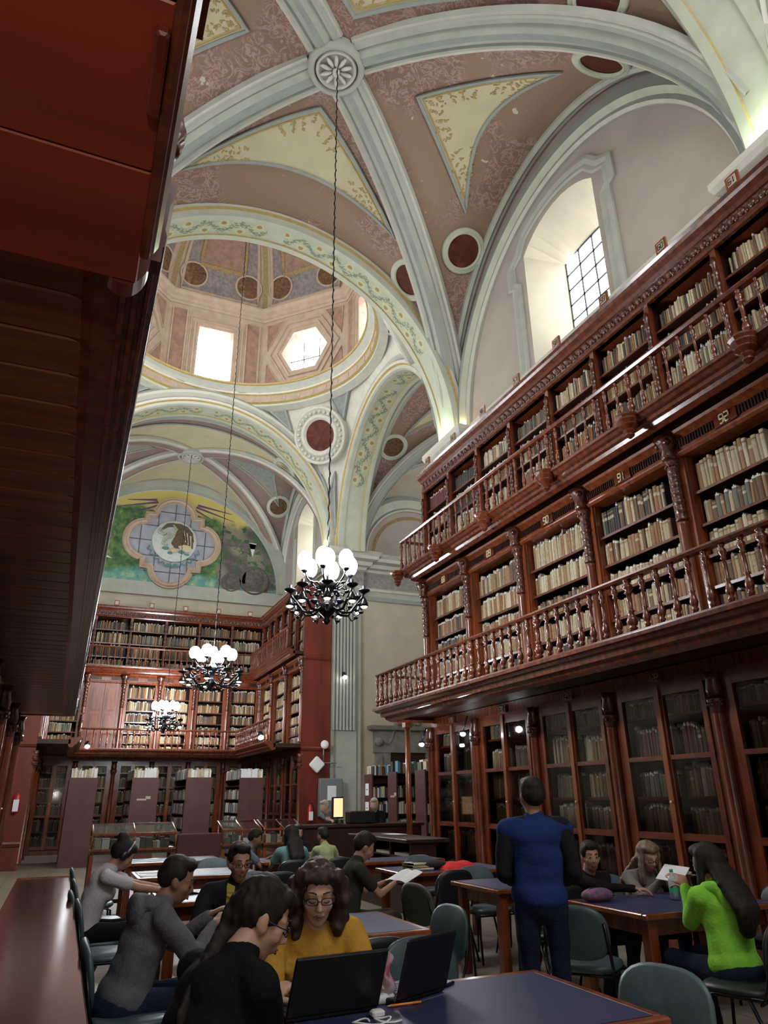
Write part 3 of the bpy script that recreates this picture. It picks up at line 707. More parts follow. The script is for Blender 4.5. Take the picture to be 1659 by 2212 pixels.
# ------------------------------------------------------------------ apse end wall with mural
def mural():
    m, nt, p = _mat('painted_landscape_mural'); p.inputs['Roughness'].default_value = .75
    tc = N(nt, 'ShaderNodeTexCoord'); sp = N(nt, 'ShaderNodeSeparateXYZ'); nt.links.new(tc.outputs['Object'], sp.inputs[0])
    nz = N(nt, 'ShaderNodeTexNoise'); nz.inputs['Scale'].default_value = 4.2; nz.inputs['Detail'].default_value = 10; nz.inputs['Roughness'].default_value = .7; nt.links.new(tc.outputs['Object'], nz.inputs['Vector'])
    n2 = N(nt, 'ShaderNodeTexNoise'); n2.inputs['Scale'].default_value = .9; n2.inputs['Detail'].default_value = 3; nt.links.new(tc.outputs['Object'], n2.inputs['Vector'])
    fol = ramp(nt, nz.outputs['Fac'], [(.33,(.012,.045,.025)),(.46,(.045,.12,.04)),(.58,(.12,.19,.05)),(.72,(.34,.32,.12))])
    bl = ramp(nt, nz.outputs['Fac'], [(.3,(.05,.15,.18)),(.5,(.12,.32,.26)),(.7,(.5,.5,.2))])
    def mt(op, a, b):
        n = N(nt, 'ShaderNodeMath', operation=op)
        for i, q in enumerate((a, b)):
            if isinstance(q, (int, float)): n.inputs[i].default_value = q
            else: nt.links.new(q, n.inputs[i])
        return n.outputs[0]
    z = mt('ADD', sp.outputs[2], mt('MULTIPLY', mt('SUBTRACT', n2.outputs['Fac'], .5), 1.6))
    m1 = N(nt, 'ShaderNodeMix', data_type='RGBA'); nt.links.new(ramp(nt, mt('MULTIPLY', z, .05), [(.463,(0,0,0)),(.478,(1,1,1))]), m1.inputs[0])
    nt.links.new(bl, m1.inputs[6]); nt.links.new(fol, m1.inputs[7])
    rx = mt('MULTIPLY', mt('GREATER_THAN', mt('ADD', sp.outputs[0], mt('MULTIPLY', n2.outputs['Fac'], 1.2)), 5.0), mt('GREATER_THAN', nz.outputs['Fac'], .47))
    mb_ = N(nt, 'ShaderNodeMix', data_type='RGBA'); nt.links.new(rx, mb_.inputs[0]); nt.links.new(m1.outputs[2], mb_.inputs[6]); nt.links.new(ramp(nt, n2.outputs['Fac'], [(.4,(.07,.06,.055)),(.6,(.20,.18,.13))]), mb_.inputs[7]); m1 = mb_
    m2 = N(nt, 'ShaderNodeMix', data_type='RGBA'); nt.links.new(ramp(nt, mt('MULTIPLY', z, .05), [(.585,(0,0,0)),(.60,(1,1,1))]), m2.inputs[0])
    nt.links.new(m1.outputs[2], m2.inputs[6]); m2.inputs[7].default_value = (.52,.43,.13,1)
    nt.links.new(m2.outputs[2], p.inputs['Base Color'])
    MB().mat(CREAM).box(XL, XR, 26.54, 26.64, 0, 8.5).build('wall_far', **STR)
    top = MB().mat(GREY).box(XL, XR, 26.45, 26.6, 8.5, 9.0); top.build('trim_45', **STR)
    R = 4.05; mu = MB().mat(m); lp = [(XC+R*cos(i*pi/40), 9.0+R*.93*sin(i*pi/40)) for i in range(41)]
    T = Matrix(((1,0,0,0),(0,0,-1,26.48),(0,1,0,0),(0,0,0,1)))
    root = mu.poly([lp], T).build('wall_mural', **STR)
    MB().mat(GREY).arc(XC, 9.0, 26.4, [(R,.08),(R,0),(R+.12,-.03),(R+.2,.0),(R+.5,0),(R+.5,.1)], mats=[WHITEM,GREY2,CREAMG,GREY,GREY], kz=.93).build('trim_46', **STR)
    def mm(n, c): return M(n, c, .75)
    PU = mm('purple_ray', (.10,.05,.12)); DK = M('dark_bark_paint', (.075,.07,.065), .8, (.13,.12,.10), 9); WH = mm('white_paint_shape', (.6,.6,.55)); GR = mm('olive_paint', (.28,.27,.06))
    d = MB()
    def flat(pts, mt, off): d.mat(mt).poly([pts], T@Matrix.Translation((0,0,off)))
    for i, a in enumerate((4,14,26,40,140,154,166,176)):
        a = radians(a); r0 = .8; r1 = 1.9+.3*(i % 3); cx, cz = XC-.05, 12.4
        dx, dz = cos(a), -abs(sin(a))*.55 ; px, pz = -dz, dx
        P1 = (cx+dx*r0, cz+dz*r0); P2 = (cx+dx*r1, cz+dz*r1)
        if (P2[0]-XC)**2+((P2[1]-9)/.93)**2 > R*R*.96: continue
        flat([(P1[0]+px*.05,P1[1]+pz*.05),(P2[0]+px*.012,P2[1]+pz*.012),(P2[0]-px*.012,P2[1]-pz*.012),(P1[0]-px*.05,P1[1]-pz*.05)][::-1 if px*0+1 < 0 else 1], PU, .006)
    for cx, cz, r in ((4.95,9.3,.38),(5.85,9.45,.58)):
        d.mat(DK).lathe([(r,.004),(r,.03),(r*.86,.03),(r*.84,.01),(r*.62,.01),(r*.6,.025),(r*.2,.02)], 28, Matrix.Translation((cx,26.48,max(cz,9.0+r*.55)))@Matrix.Rotation(pi/2,4,'X'))
    flat([(5.55,11.0),(5.85,11.0),(5.72,10.4)][::-1], WH, .008)
    flat([(4.5,10.25),(5.5,10.0),(5.45,9.85),(4.5,10.12)][::-1], DK, .008)
    flat([(4.6,11.05),(5.9,10.95),(6.0,10.75),(4.7,10.75)][::-1], DK, .008)
    flat([(5.3,9.3),(5.5,9.3),(5.52,10.9),(5.36,10.9)], DK, .010)
    flat([(-.6,9.65),(.1,10.0),(.55,9.75),(.2,9.8),(-.4,9.5)][::-1], WH, .008)
    d.build('mural_shapes', root)
    # quatrefoil stone frame with tiled window and eagle emblem
    cx, cz = 2.62, 10.62; a, r = 1.02, .72
    def quat(k, m=14):
        A, Rr = a*k, r*k; pts = []
        for qd in range(4):
            th = qd*pi/2
            def rot(x, y): return (cx+x*cos(th)-y*sin(th), cz+x*sin(th)+y*cos(th))
            pts.append(rot(A, -Rr)) ; 
            for i in range(m+1):
                t = -pi/2+pi*i/m; pts.append(rot(A+Rr*cos(t)*.95, Rr*sin(t)))
            pts.append(rot(A, A))
        return pts
    e = MB(); TT = T
    PK = M('pinkish_stone_frame', (.48,.36,.27), .7, (.42,.31,.23), 5); TL = M('grey_stone_tiles', (.33,.34,.38), .5, (.27,.28,.33), 5)
    k0 = quat(1.0); q3 = [T@Vector((x,y,.02)) for x, y in k0]
    e.mat(TL).poly([k0], T@Matrix.Translation((0,0,.03)))
    e.mat(PK).ribbon(q3, [(0,-1,0)]*len(q3), [(-.13,0),(-.12,.09),(-.07,.06),(-.02,.12),(.05,.07),(.10,.10),(.13,0)], True)
    LN = mm('dark_joint', (.08,.08,.09))
    for t in (-1.2,-.6,0,.6,1.2):
        L = 1.6 if abs(t) < .7 else (.95 if abs(t) < 1.25 else .5)
        e.mat(LN).box(cx+t-.014, cx+t+.014, 26.43, 26.455, cz-L, cz+L).box(cx-L, cx+L, 26.43, 26.455, cz+t-.014, cz+t+.014)
    fo = e.build('quatrefoil_frame', root)
    g = MB(); MT = M('emblem_ground', (.50,.54,.50), .7, (.40,.45,.42), 6); BR = M('emblem_feathers', (.14,.09,.05), .7, (.055,.035,.02), 14); SN = mm('emblem_snake', (.36,.36,.26)); LG = mm('emblem_green', (.09,.20,.16)); CRM = mm('emblem_cream', (.50,.42,.28))
    g.mat(MT).lathe([(.83,0),(.83,.05),(.80,.07),(.02,.06)], 40, Matrix.Translation((cx+.05,26.44,cz+.05))@Matrix.Rotation(pi/2,4,'X'))
    ox, oz, yy = cx+.05, cz+.05, 26.36
    def f2(pts, mt, off=.0): g.mat(mt).poly([[(ox+x, oz+z) for x, z in pts]], T@Matrix.Translation((0,0,26.48-yy+off)), thick=.03)
    f2([(-.12,-.10),(.02,-.28),(.22,-.30),(.35,-.10),(.62,-.22),(.72,.05),(.66,.38),(.45,.62),(.15,.72),(-.10,.70),(-.02,.55),(.06,.42),(0,.20)], BR)          # body and wing
    f2([(-.10,.72),(-.35,.66),(-.52,.45),(-.46,.40),(-.30,.52),(-.10,.56),(.02,.50),(.02,.62)], BR, .02)                                  # head and beak
    f2([(.15,-.20),(.30,-.42),(.62,-.38),(.68,-.15),(.40,-.12)], CRM, .02)                                                                 # tail
    for i in range(7):
        f2([(.18+.07*i,.52-.05*i),(.26+.07*i,.50-.05*i),(.40+.05*i,.05-.05*i),(.34+.05*i,.02-.04*i)][::-1], CRM if i % 2 else BR, .03)
    g.mat(SN).tube([(ox-.55,yy-.02,oz+.42),(ox-.62,yy-.02,oz+.28),(ox-.45,yy-.03,oz+.20),(ox-.30,yy-.04,oz+.30),(ox-.22,yy-.04,oz+.12),(ox-.40,yy-.04,oz-.02),(ox-.45,yy-.04,oz-.15),(ox-.25,yy-.04,oz-.20)], .045, 8)
    g.mat(SN).tube([(ox-.1,yy-.04,oz+.62),(ox+.05,yy-.05,oz+.45),(ox-.05,yy-.05,oz+.25),(ox-.2,yy-.05,oz+.08)], .035, 8)
    for x, z, s in ((-.3,-.33,.13),(0,-.38,.15),(.3,-.42,.13),(-.12,-.5,.1),(.5,-.5,.09)): g.mat(LG if x else CRM).sphere((ox+x,yy-.01,oz+z), (s,.03,s*.55), 10, 6)
    for sg in (-1, 1):
        for i in range(13):
            t = radians(200+i*6.5) if sg < 0 else radians(340-i*6.5); rr = .98
            g.mat(LG).sphere((0,0,0), (.10,.02,.028), 8, 5, Matrix.Translation((ox+rr*cos(t), yy-.02, oz-.02+rr*sin(t)))@Matrix.Rotation(-t+sg*.9*(1 if i % 2 else -1)+pi/2,4,'Y'))
    g.build('eagle_emblem', root)
mural()
# ------------------------------------------------------------------ bookcases (local: x along the front, y into the wall, z up)
DEP = .82
def fluted_column(mb, x, z0, z1, r, carved=.0, y=-.03, base=WOOD, orn=CARVE):
    """engaged turned column with base, rings, carved upper shaft, capital"""
    T = Matrix.Translation((x, y, 0)); h = z1-z0; zc = z1-h*carved
    mb.mat(base).lathe([(r*1.35,z0),(r*1.35,z0+.05),(r*1.15,z0+.07),(r*1.25,z0+.10),(r,z0+.13),(r*.97,zc-.10),(r*1.1,zc-.07),(r*1.1,zc-.04),(r*.95,zc-.03)], 12, T)
    if carved:
        p = []; k = max(3, int(h*carved/.11))
        for i in range(k+1):
            z = zc-.03+(z1-.12-zc+.03)*i/k; p += [(r*1.05,z),(r*1.3,z+.03),(r*.98,z+.06)]
        mb.mat(orn).lathe(p, 12, T)
    mb.mat(orn).lathe([(r*.95,z1-.16),(r*1.1,z1-.13),(r*1.2,z1-.09),(r*1.6,z1-.03),(r*1.6,z1)], 12, T)
    for i in range(6):
        a = pi+pi*(i+.5)/6; mb.sphere((x+r*1.35*cos(a), y+r*1.35*sin(a), z1-.07), r*.34, 6, 4)
def digits(mb, txt, x, y, z, h, mt=BRASS, T=None):
    """raised numerals facing -y"""
    seg = {'0':'abcdef','1':'bc','2':'abged','3':'abgcd','4':'fgbc','5':'afgcd','6':'afgedc','7':'abc','8':'abcdefg','9':'abcdfg'}
    w = h*.5; mb.mat(mt); n = len(txt)
    for i, ch in enumerate(txt):
        cx = x+(i-(n-1)/2)*h*.66
        P = {'a':((-w/2,h/2),(w/2,h/2)),'b':((w/2,h/2),(w/2,0)),'c':((w/2,0),(w*.3,-h/2)),'d':((w*.3,-h/2),(-w/2,-h/2)),'e':((-w/2,-h/2),(-w/2,0)),'f':((-w/2,0),(-w/2,h/2)),'g':((-w/2,0),(w/2,0))}
        if ch in '1': P['b'] = ((0,h/2),(0,0)); P['c'] = ((0,0),(0,-h/2))
        for s in seg[ch]:
            (a, b), (c, d) = P[s]; mb.cyl((cx+a, y, z+b), (cx+c, y, z+d), h*.085, n=6)
GS = [.14,.64,1.10,1.47,1.89,2.34]; MS = [2.98,3.26,3.58,3.93,4.30,4.70]; TS = [5.64,6.06,6.52,6.98]
def ground_case(w, last=False, doors=True, num=None, mat2=WOODO):
    """returns list of (name, mesh, children)"""
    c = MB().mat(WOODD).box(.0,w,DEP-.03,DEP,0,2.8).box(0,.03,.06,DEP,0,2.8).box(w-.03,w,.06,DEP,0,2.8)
    c.mat(WOOD).box(0,w,-.02,DEP,0,.12).box(0,w,.0,DEP,2.68,2.84)
    c.mat(WOOD).box(.03,.15,.0,.06,.12,2.68).box(w-.15,w-.03,.0,.06,.12,2.68).mat(WOODH).box(.03,w-.03,-.015,.06,2.62,2.70)
    P = [('carcass', c.mesh('carcass'), [])]
    sh = MB().mat(WOODD).box(.03,w-.03,.10,DEP-.03,-.025,0).mat(WOODH).box(.03,w-.03,.085,.10,-.03,.002).mesh('shelf')
    for z in GS[1:]: P.append(('shelf', sh, [], (0,0,z)))
    col = MB(); fluted_column(col, 0.0, .12, 2.42, .062, .0); col.mat(WOOD).box(-.09,.09,-.05,.03,0,.12); col.mat(CARVE).lathe([(.07,2.42),(.09,2.5),(.07,2.6),(.10,2.68)], 12, Matrix.Translation((0,-.03,0)))
    P.append(('column', col.mesh('column'), []))
    if last: P.append(('column', col.mesh('column'), [], (w,0,0)))
    if doors:
        hw = w/2-.15
        for s in (0, 1):
            x0 = .15 if s == 0 else w/2; x1 = x0+hw
            d = MB().mat(WOOD).box(x0,x0+.065,-.02,.03,.14,2.62).box(x1-.065,x1,-.02,.03,.14,2.62).mat(WOODH)
            for za, zb in ((.14,.24),(1.04,1.11),(1.85,1.90),(2.54,2.62)): d.box(x0,x1,-.018,.028,za,zb)
            if s == 1: d.mat(mat2).box(x0-.035,x0+.035,-.045,.0,.14,2.66); d.mat(BRASS).sphere((x0+.0,-.055,1.42), .014, 8, 5)
            g = MB().mat(GLASS).add([(x0+.06,.006,.22),(x1-.06,.006,.22),(x1-.06,.006,2.56),(x0+.06,.006,2.56)], [(0,1,2,3)])
            P.append(('door', d.mesh('door'), [('glass_pane', g.mesh('glass_pane'))]))
    if num:
        d = MB().mat(CARVE).box(w/2-.12,w/2+.12,-.035,.0,2.69,2.80); digits(d, num, w/2, -.04, 2.745, .075, M('dull_numeral', (.30,.26,.16), .5) if 'dull_numeral' not in bpy.data.materials else bpy.data.materials['dull_numeral']); P.append(('number_plate', d.mesh('number_plate'), []))
    return P
def mid_case(w, last=False, num=None, split=False, door=False):
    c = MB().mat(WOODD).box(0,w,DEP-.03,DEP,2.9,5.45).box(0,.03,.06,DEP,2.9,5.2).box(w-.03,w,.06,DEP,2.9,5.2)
    c.mat(WOODO).box(.0,.13,.0,.08,2.95,5.2).box(w-.13,w,.0,.08,2.95,5.2); c.mat(WOODH).box(0,w,-.01,DEP,2.86,2.98)
    c.mat(WOODO).box(.13,.15,.03,.14,2.98,5.18).box(w-.15,w-.13,.03,.14,2.98,5.18)
    if split: c.mat(WOOD).box(w/2-.035,w/2+.035,.02,.1,2.98,5.2)
    P = [('carcass', c.mesh('carcass'), [])]
    fr = MB().mat(WOODO).sweep([(w,0),(0,0)], [(-.2,5.16),(.02,5.16),(.05,5.19),(.05,5.21),(.02,5.23),(.02,5.38),(.06,5.41),(.10,5.43),(.12,5.46),(-.2,5.46)])
    rn = int(w/.045)
    fr.mat(WOODD)
    for i in range(rn):
        x = .1+(w-.2)*(i+.5)/rn
        if abs(x-w/2) > .14: fr.box(x-.011,x+.011,-.045,-.02,5.26,5.36)
    P.append(('frieze', fr.mesh('frieze'), []))
    sh = MB().mat(WOODD).box(.03,w-.03,.08,DEP-.03,-.022,0).mat(WOOD).box(.03,w-.03,.062,.08,-.03,.003).mesh('shelf')
    if not door:
        for z in MS[1:]: P.append(('shelf', sh, [], (0,0,z)))
    col = MB(); fluted_column(col, 0.0, 2.98, 5.14, .058, .34, y=-.04, base=WOODO)
    col.mat(CARVE).lathe([(.075,5.14),(.095,5.2),(.08,5.26),(.13,5.38),(.15,5.44)], 10, Matrix.Translation((0,-.07,0)))
    for a in (-.07,.07): col.sphere((a,-.14,5.36), .05, 8, 5)
    P.append(('column', col.mesh('column'), []))
    if last: P.append(('column', col.mesh('column'), [], (w,0,0)))
    if num:
        d = MB().mat(WOODH).box(w/2-.15,w/2+.15,-.05,-.02,5.235,5.375); digits(d, num, w/2, -.06, 5.305, .105); P.append(('number_plate', d.mesh('number_plate'), []))
    if door:
        d = MB().mat(WOODO)
        for s in (0,1):
            x0 = .14+s*(w-.28)/2; x1 = x0+(w-.28)/2-.01
            d.mat(WOODO).box(x0,x1,-.0,.05,2.98,5.16)
            for za, zb in ((3.1,3.55),(3.65,4.15),(4.25,5.02)):
                d.mat(WOOD).box(x0+.07,x1-.07,-.03,.0,za,zb); d.mat(WOODO).box(x0+.11,x1-.11,-.045,-.03,za+.04,zb-.04)
        P.append(('panelled_door', d.mesh('panelled_door'), []))
    return P
def top_case(w, last=False, num=None):
    one = bool(num) and len(num) == 1; h = w if one else w/2
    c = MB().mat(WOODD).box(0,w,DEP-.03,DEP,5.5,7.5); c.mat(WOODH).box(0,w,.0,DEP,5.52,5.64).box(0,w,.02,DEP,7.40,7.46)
    for x in ((0, w-.03) if one else (0, h-.015, w-.03)): c.mat(WOODD).box(x,x+.03,.05,DEP,5.6,7.4)
    P = [('carcass', c.mesh('carcass'), [])]
    fr = MB().mat(CARVE).box(0,w,-.03,.1,7.44,7.64).mat(WOOD).sweep([(w,0),(0,0)], [(-.1,7.40),(.03,7.40),(.05,7.43),(.03,7.46),(.03,7.46)])
    fr.sweep([(w,0),(0,0)], [(-.1,7.62),(.05,7.62),(.08,7.66),(.14,7.70),(.15,7.75),(.18,7.78),(-.6,7.80)])
    k = int(w/.13)
    for i in range(k):
        x = (i+.5)*w/k; fr.mat(CARVE).sphere((x,-.035,7.54), (.05,.03,.06), 8, 5); fr.sphere((x+.06,-.035,7.50), (.03,.02,.03), 6, 4)
    P.append(('carved_frieze', fr.mesh('carved_frieze'), []))
    sh = MB().mat(WOODD).box(.03,w-.03,.07,DEP-.03,-.02,0).mat(WOOD).box(.03,w-.03,.055,.07,-.028,.003).mesh('shelf')
    for z in TS[1:]: P.append(('shelf', sh, [], (0,0,z)))
    po = MB().mat(WOOD).box(-.04,.04,-.01,.06,5.62,7.42)
    pr = []
    z = 5.66
    while z < 7.3: pr += [(.03,z),(.045,z+.03),(.03,z+.07),(.026,z+.12)]; z += .15
    po.mat(CARVE).lathe(pr, 8, Matrix.Translation((0,-.03,0)))
    pm = po.mesh('carved_post')
    P.append(('carved_post', pm, []))
    if not one: P.append(('carved_post', pm, [], (h,0,0)))
    if last: P.append(('carved_post', pm, [], (w,0,0)))
    if num:
        for i, t in enumerate(num):
            d = MB().mat(WOODO).box(h*(i+.5)-.085,h*(i+.5)+.085,-.165,-.135,7.78,7.97).mat(CREAM).box(h*(i+.5)-.055,h*(i+.5)+.055,-.171,-.163,7.82,7.94); (digits(d, t, h*(i+.5), -.173, 7.88, .075, CARVE) if int(t) > 50 else None)
            P.append(('number_plaque', d.mesh('number_plaque'), []))
    return P
CASES = []      # (tier, matrix, width, label bits) for filling with books
def place(P, loc, rz, name, label, group, category='bookcase'):
    r = empty(name, loc, rz, label=label, category=category, group=group)
    for p in P:
        o = inst(p[0], p[1], r, p[3] if len(p) > 3 else (0,0,0))
        for ch in p[2]: inst(ch[0], ch[1], o)
    return r
NW = lambda n: {'5':'fifty','6':'sixty','8':'eighty','9':'ninety','4':'forty'}[n[0]]+('' if n[1] == '0' else '-'+['','one','two','three','four','five','six','seven','eight','nine'][int(n[1])]) if len(n) == 2 else 'one hundred and '+{'119':'nineteen','120':'twenty','121':'twenty-one','122':'twenty-two','123':'twenty-three','124':'twenty-four'}[n]
ORD = ['first','second','third','fourth','fifth','sixth','seventh','eighth','ninth']
def run(tier, org, rz, w, n, side, group, nums=None, skip=(), doorat=None):
    """n bays from org along local +x"""
    R = Matrix.Rotation(rz, 4, 'Z')
    f = {'g': ground_case, 'm': mid_case, 't': top_case}[tier]; cache = {}
    nm = {'g':'glazed_bookcase','m':'bookcase','t':'bookcase'}[tier]
    tn = {'g':'glass-doored ground','m':'middle-tier','t':'top-tier'}[tier]
    for i in range(n):
        num = nums[i] if nums else None
        kw = dict(last=(i == n-1))
        if tier == 'm' and doorat == i: kw['door'] = True
        key = (str(num), kw['last'], kw.get('door'))
        if key not in cache: cache[key] = f(w, num=num, **kw)
        loc = Vector(org)+R@Vector((i*w,0,0))
        where = '%s from the left on the %s' % (ORD[i] if i < n-1 or n == 1 else 'last', side)
        lab = '%s wooden bookcase bay, %s' % (tn, where)
        if tier == 'm' and num: lab = '%s wooden bookcase bay numbered %s on the %s' % (tn, NW(num), side)
        if kw.get('door'): lab = 'middle-tier bay closed by panelled double doors, %s' % where
        place(cache[key], loc, rz, nm, lab, group)
        if not kw.get('door'): CASES.append((tier, Matrix.Translation(loc)@R, w, num, i, side))
RZR, RZL = -pi/2, pi/2
run('g', (CF,YE,0), RZR, BAY, 6, 'near right wall', 'glazed bookcases under the right gallery', ['119','120','121','122','123','124'])
run('m', (CF,YE,0), RZR, BAY, 6, 'near right wall', 'middle-tier bookcases on the right', ['88','89','90','91','92','93'])
run('t', (CF,YE,0), RZR, 1.1, 9, 'near right wall', 'top-tier bookcases on the right', [(str(54+i),) for i in range(9)])
WB = 1.17
run('g', (-.87,25.7,0), 0, WB, 6, 'far end wall', 'glazed bookcases on the far wall')
run('m', (-.87,25.7,0), 0, WB, 6, 'far end wall', 'middle-tier bookcases on the far wall', doorat=1)
run('t', (-.87,25.7,0), 0, WB, 6, 'far end wall', 'top-tier bookcases on the far wall', [('40',),('41',),('42',),('43',),('44',),('45',)])
for t in 'gmt': run(t, (CF,25.68,0), RZR, 1.76, 3, 'far bay\'s right side', 'bookcases on the right of the far bay')
for t in 'gm': run(t, (CFL,20.4,0), RZL, 1.76, 3, 'far bay\'s left side', 'bookcases on the left of the far bay')
run('g', (CFL,3.88,0), RZL, BAY, 5, 'near left wall', 'glazed bookcases under the left gallery')
# red end panels closing the runs
def end_panel(x0, x1, y, label, z1=7.7):
    p = MB().mat(WOODR).box(x0,x1,y,y+.05,0,z1)
    for z in (.5,2.75,5.35,7.6):
        if z < z1: p.sweep([(x1,y),(x0,y)], [(0,z),(.03,z+.02),(.05,z+.08),(.02,z+.12),(0,z+.13)])
    return p.build('end_panel', label=label, category='panel')
end_panel(6.12, 6.98, 20.33, 'tall plain red-brown end panel beside the fluted grey pilaster')
end_panel(-1.6, -.72, 20.33, 'tall red-brown end panel at the left of the far bay')
end_panel(-1.6, -.72, 12.2, 'red-brown end panel closing the near left bookcases', 2.8)
q = MB().mat(WOODR).box(6.2,7.05,YE+.02,YE+.06,0,7.6); q.build('end_panel', label='red-brown end panel closing the near right bookcases', category='panel')
# ------------------------------------------------------------------ galleries
def baluster_mesh(h, r, nm, mt):
    k = h
    p = [(r*.9,0),(r*.9,.05*k),(r*1.25,.07*k),(r*.7,.10*k),(r*1.2,.14*k),(r*1.5,.2*k),(r*1.1,.28*k),(r*.62,.36*k),(r*1.1,.39*k),(r*.65,.42*k),(r*.75,.60*k),(r*.55,.72*k),(r*1.15,.75*k),(r*.7,.78*k),(r*1.3,.84*k),(r*1.25,.90*k),(r*.7,.94*k),(r*1.1,.97*k),(r*1.1,k)]
    return MB().mat(mt).lathe(p, 11).mesh(nm)
def gallery(path, zf, zr, depth, label, spacing, newels, name='gallery', soff=.14, thick=1.0, corbels=False, inner=None, mt=WOOD):
    r = empty(name, (path[0][0], path[0][1], zf), label=label, category='gallery'); o = Vector((path[0][0], path[0][1], zf))
    L = lambda pts: [(p[0]-o.x, p[1]-o.y) for p in pts]
    P = L(path)
    MB().mat(WOODD).sweep(P, [(-depth,-soff+.03),(-.25,-soff+.03),(-.25,-.02),(-depth,-.02)]).build('floor_boards', r)
    MB().mat(mt).sweep(P, [(-.30,-soff-.02),(-.22,-soff-.06),(-.16,-soff-.02),(-.14,-soff+.02),(-.09,-soff+.03),(-.08,-.07),(-.03,-.06),(.0,-.03),(.03,-.02),(.035,.015),(0,.03),(-.16,.03),(-.30,.03)]).build('cornice', r)
    MB().mat(mt).sweep(P, [(-.10,.03),(-.03,.03),(-.03,.055),(-.10,.055),(-.10,.03)]).build('bottom_rail', r)
    h = zr-zf
    MB().mat(mt).sweep(P, [(-.11,h-.045),(-.03,h-.045),(-.01,h-.02),(-.015,h),(-.05,h+.012),(-.10,h),(-.12,h-.02),(-.11,h-.045)]).build('handrail', r)
    bm = baluster_mesh(h-.10, .024*thick, 'baluster', mt); nm = baluster_mesh(h-.10, .036*thick, 'newel_post', mt)
    cm = MB().mat(mt).lathe([(.05,.04),(.135,.03),(.15,-.0),(.13,-.03),(.135,-.05),(.10,-.09),(.11,-.11),(.06,-.15),(.075,-.18),(.05,-.21),(.055,-.23),(.01,-.27)], 18, flat=True).mesh('corbel')
    for a, b, nw in zip(P, P[1:], newels):
        a = Vector(a); b = Vector(b); d = b-a; Ls = d.length; d.normalize(); ins = Vector((-d.y, d.x))*-.065
        k = max(1, round(Ls/spacing))
        for i in range(k+1):
            if i == 0 and a != Vector(P[0]): continue
            q = a+d*(Ls*i/k)+ins
            if i in (0,): q += d*.065
            if i == k: q -= d*.065*(1 if b == Vector(P[-1]) else -1) if False else d*.0
            isn = (i % nw == 0)
            inst('newel_post' if isn else 'baluster', nm if isn else bm, r, (q.x, q.y, .055))
            if isn and corbels: inst('corbel', cm, r, (q.x-ins.x*1.4, q.y-ins.y*1.4, -.0))
    return r
g = .20625
gallery([(5.08,2.23),(5.08,12.3),(6.2,12.3)], 2.98, 3.62, 1.06, 'lower right gallery with turned wooden balustrade', g, (8,8), name='lower_gallery', soff=.16, thick=1.15, mt=WOOD)
gallery([(5.58,2.23),(5.58,12.2),(6.2,12.2)], 5.62, 6.30, .56, 'upper right gallery with slim balusters and carved drop corbels', g, (8,8), name='upper_gallery', corbels=True, thick=.9)
gallery([(6.1,20.35),(5.08,20.35),(5.08,24.63),(.3,24.63),(.3,20.35),(-.75,20.35)][1:5], 2.98, 3.62, 1.06, 'lower gallery running round the far bay', .2, (9,8,9), name='lower_gallery', soff=.16)
gallery([(5.55,20.35),(5.55,25.1),(-.15,25.1)], 5.62, 6.30, .58, 'upper gallery running round the far bay', .2, (9,8), name='upper_gallery', thick=.9)
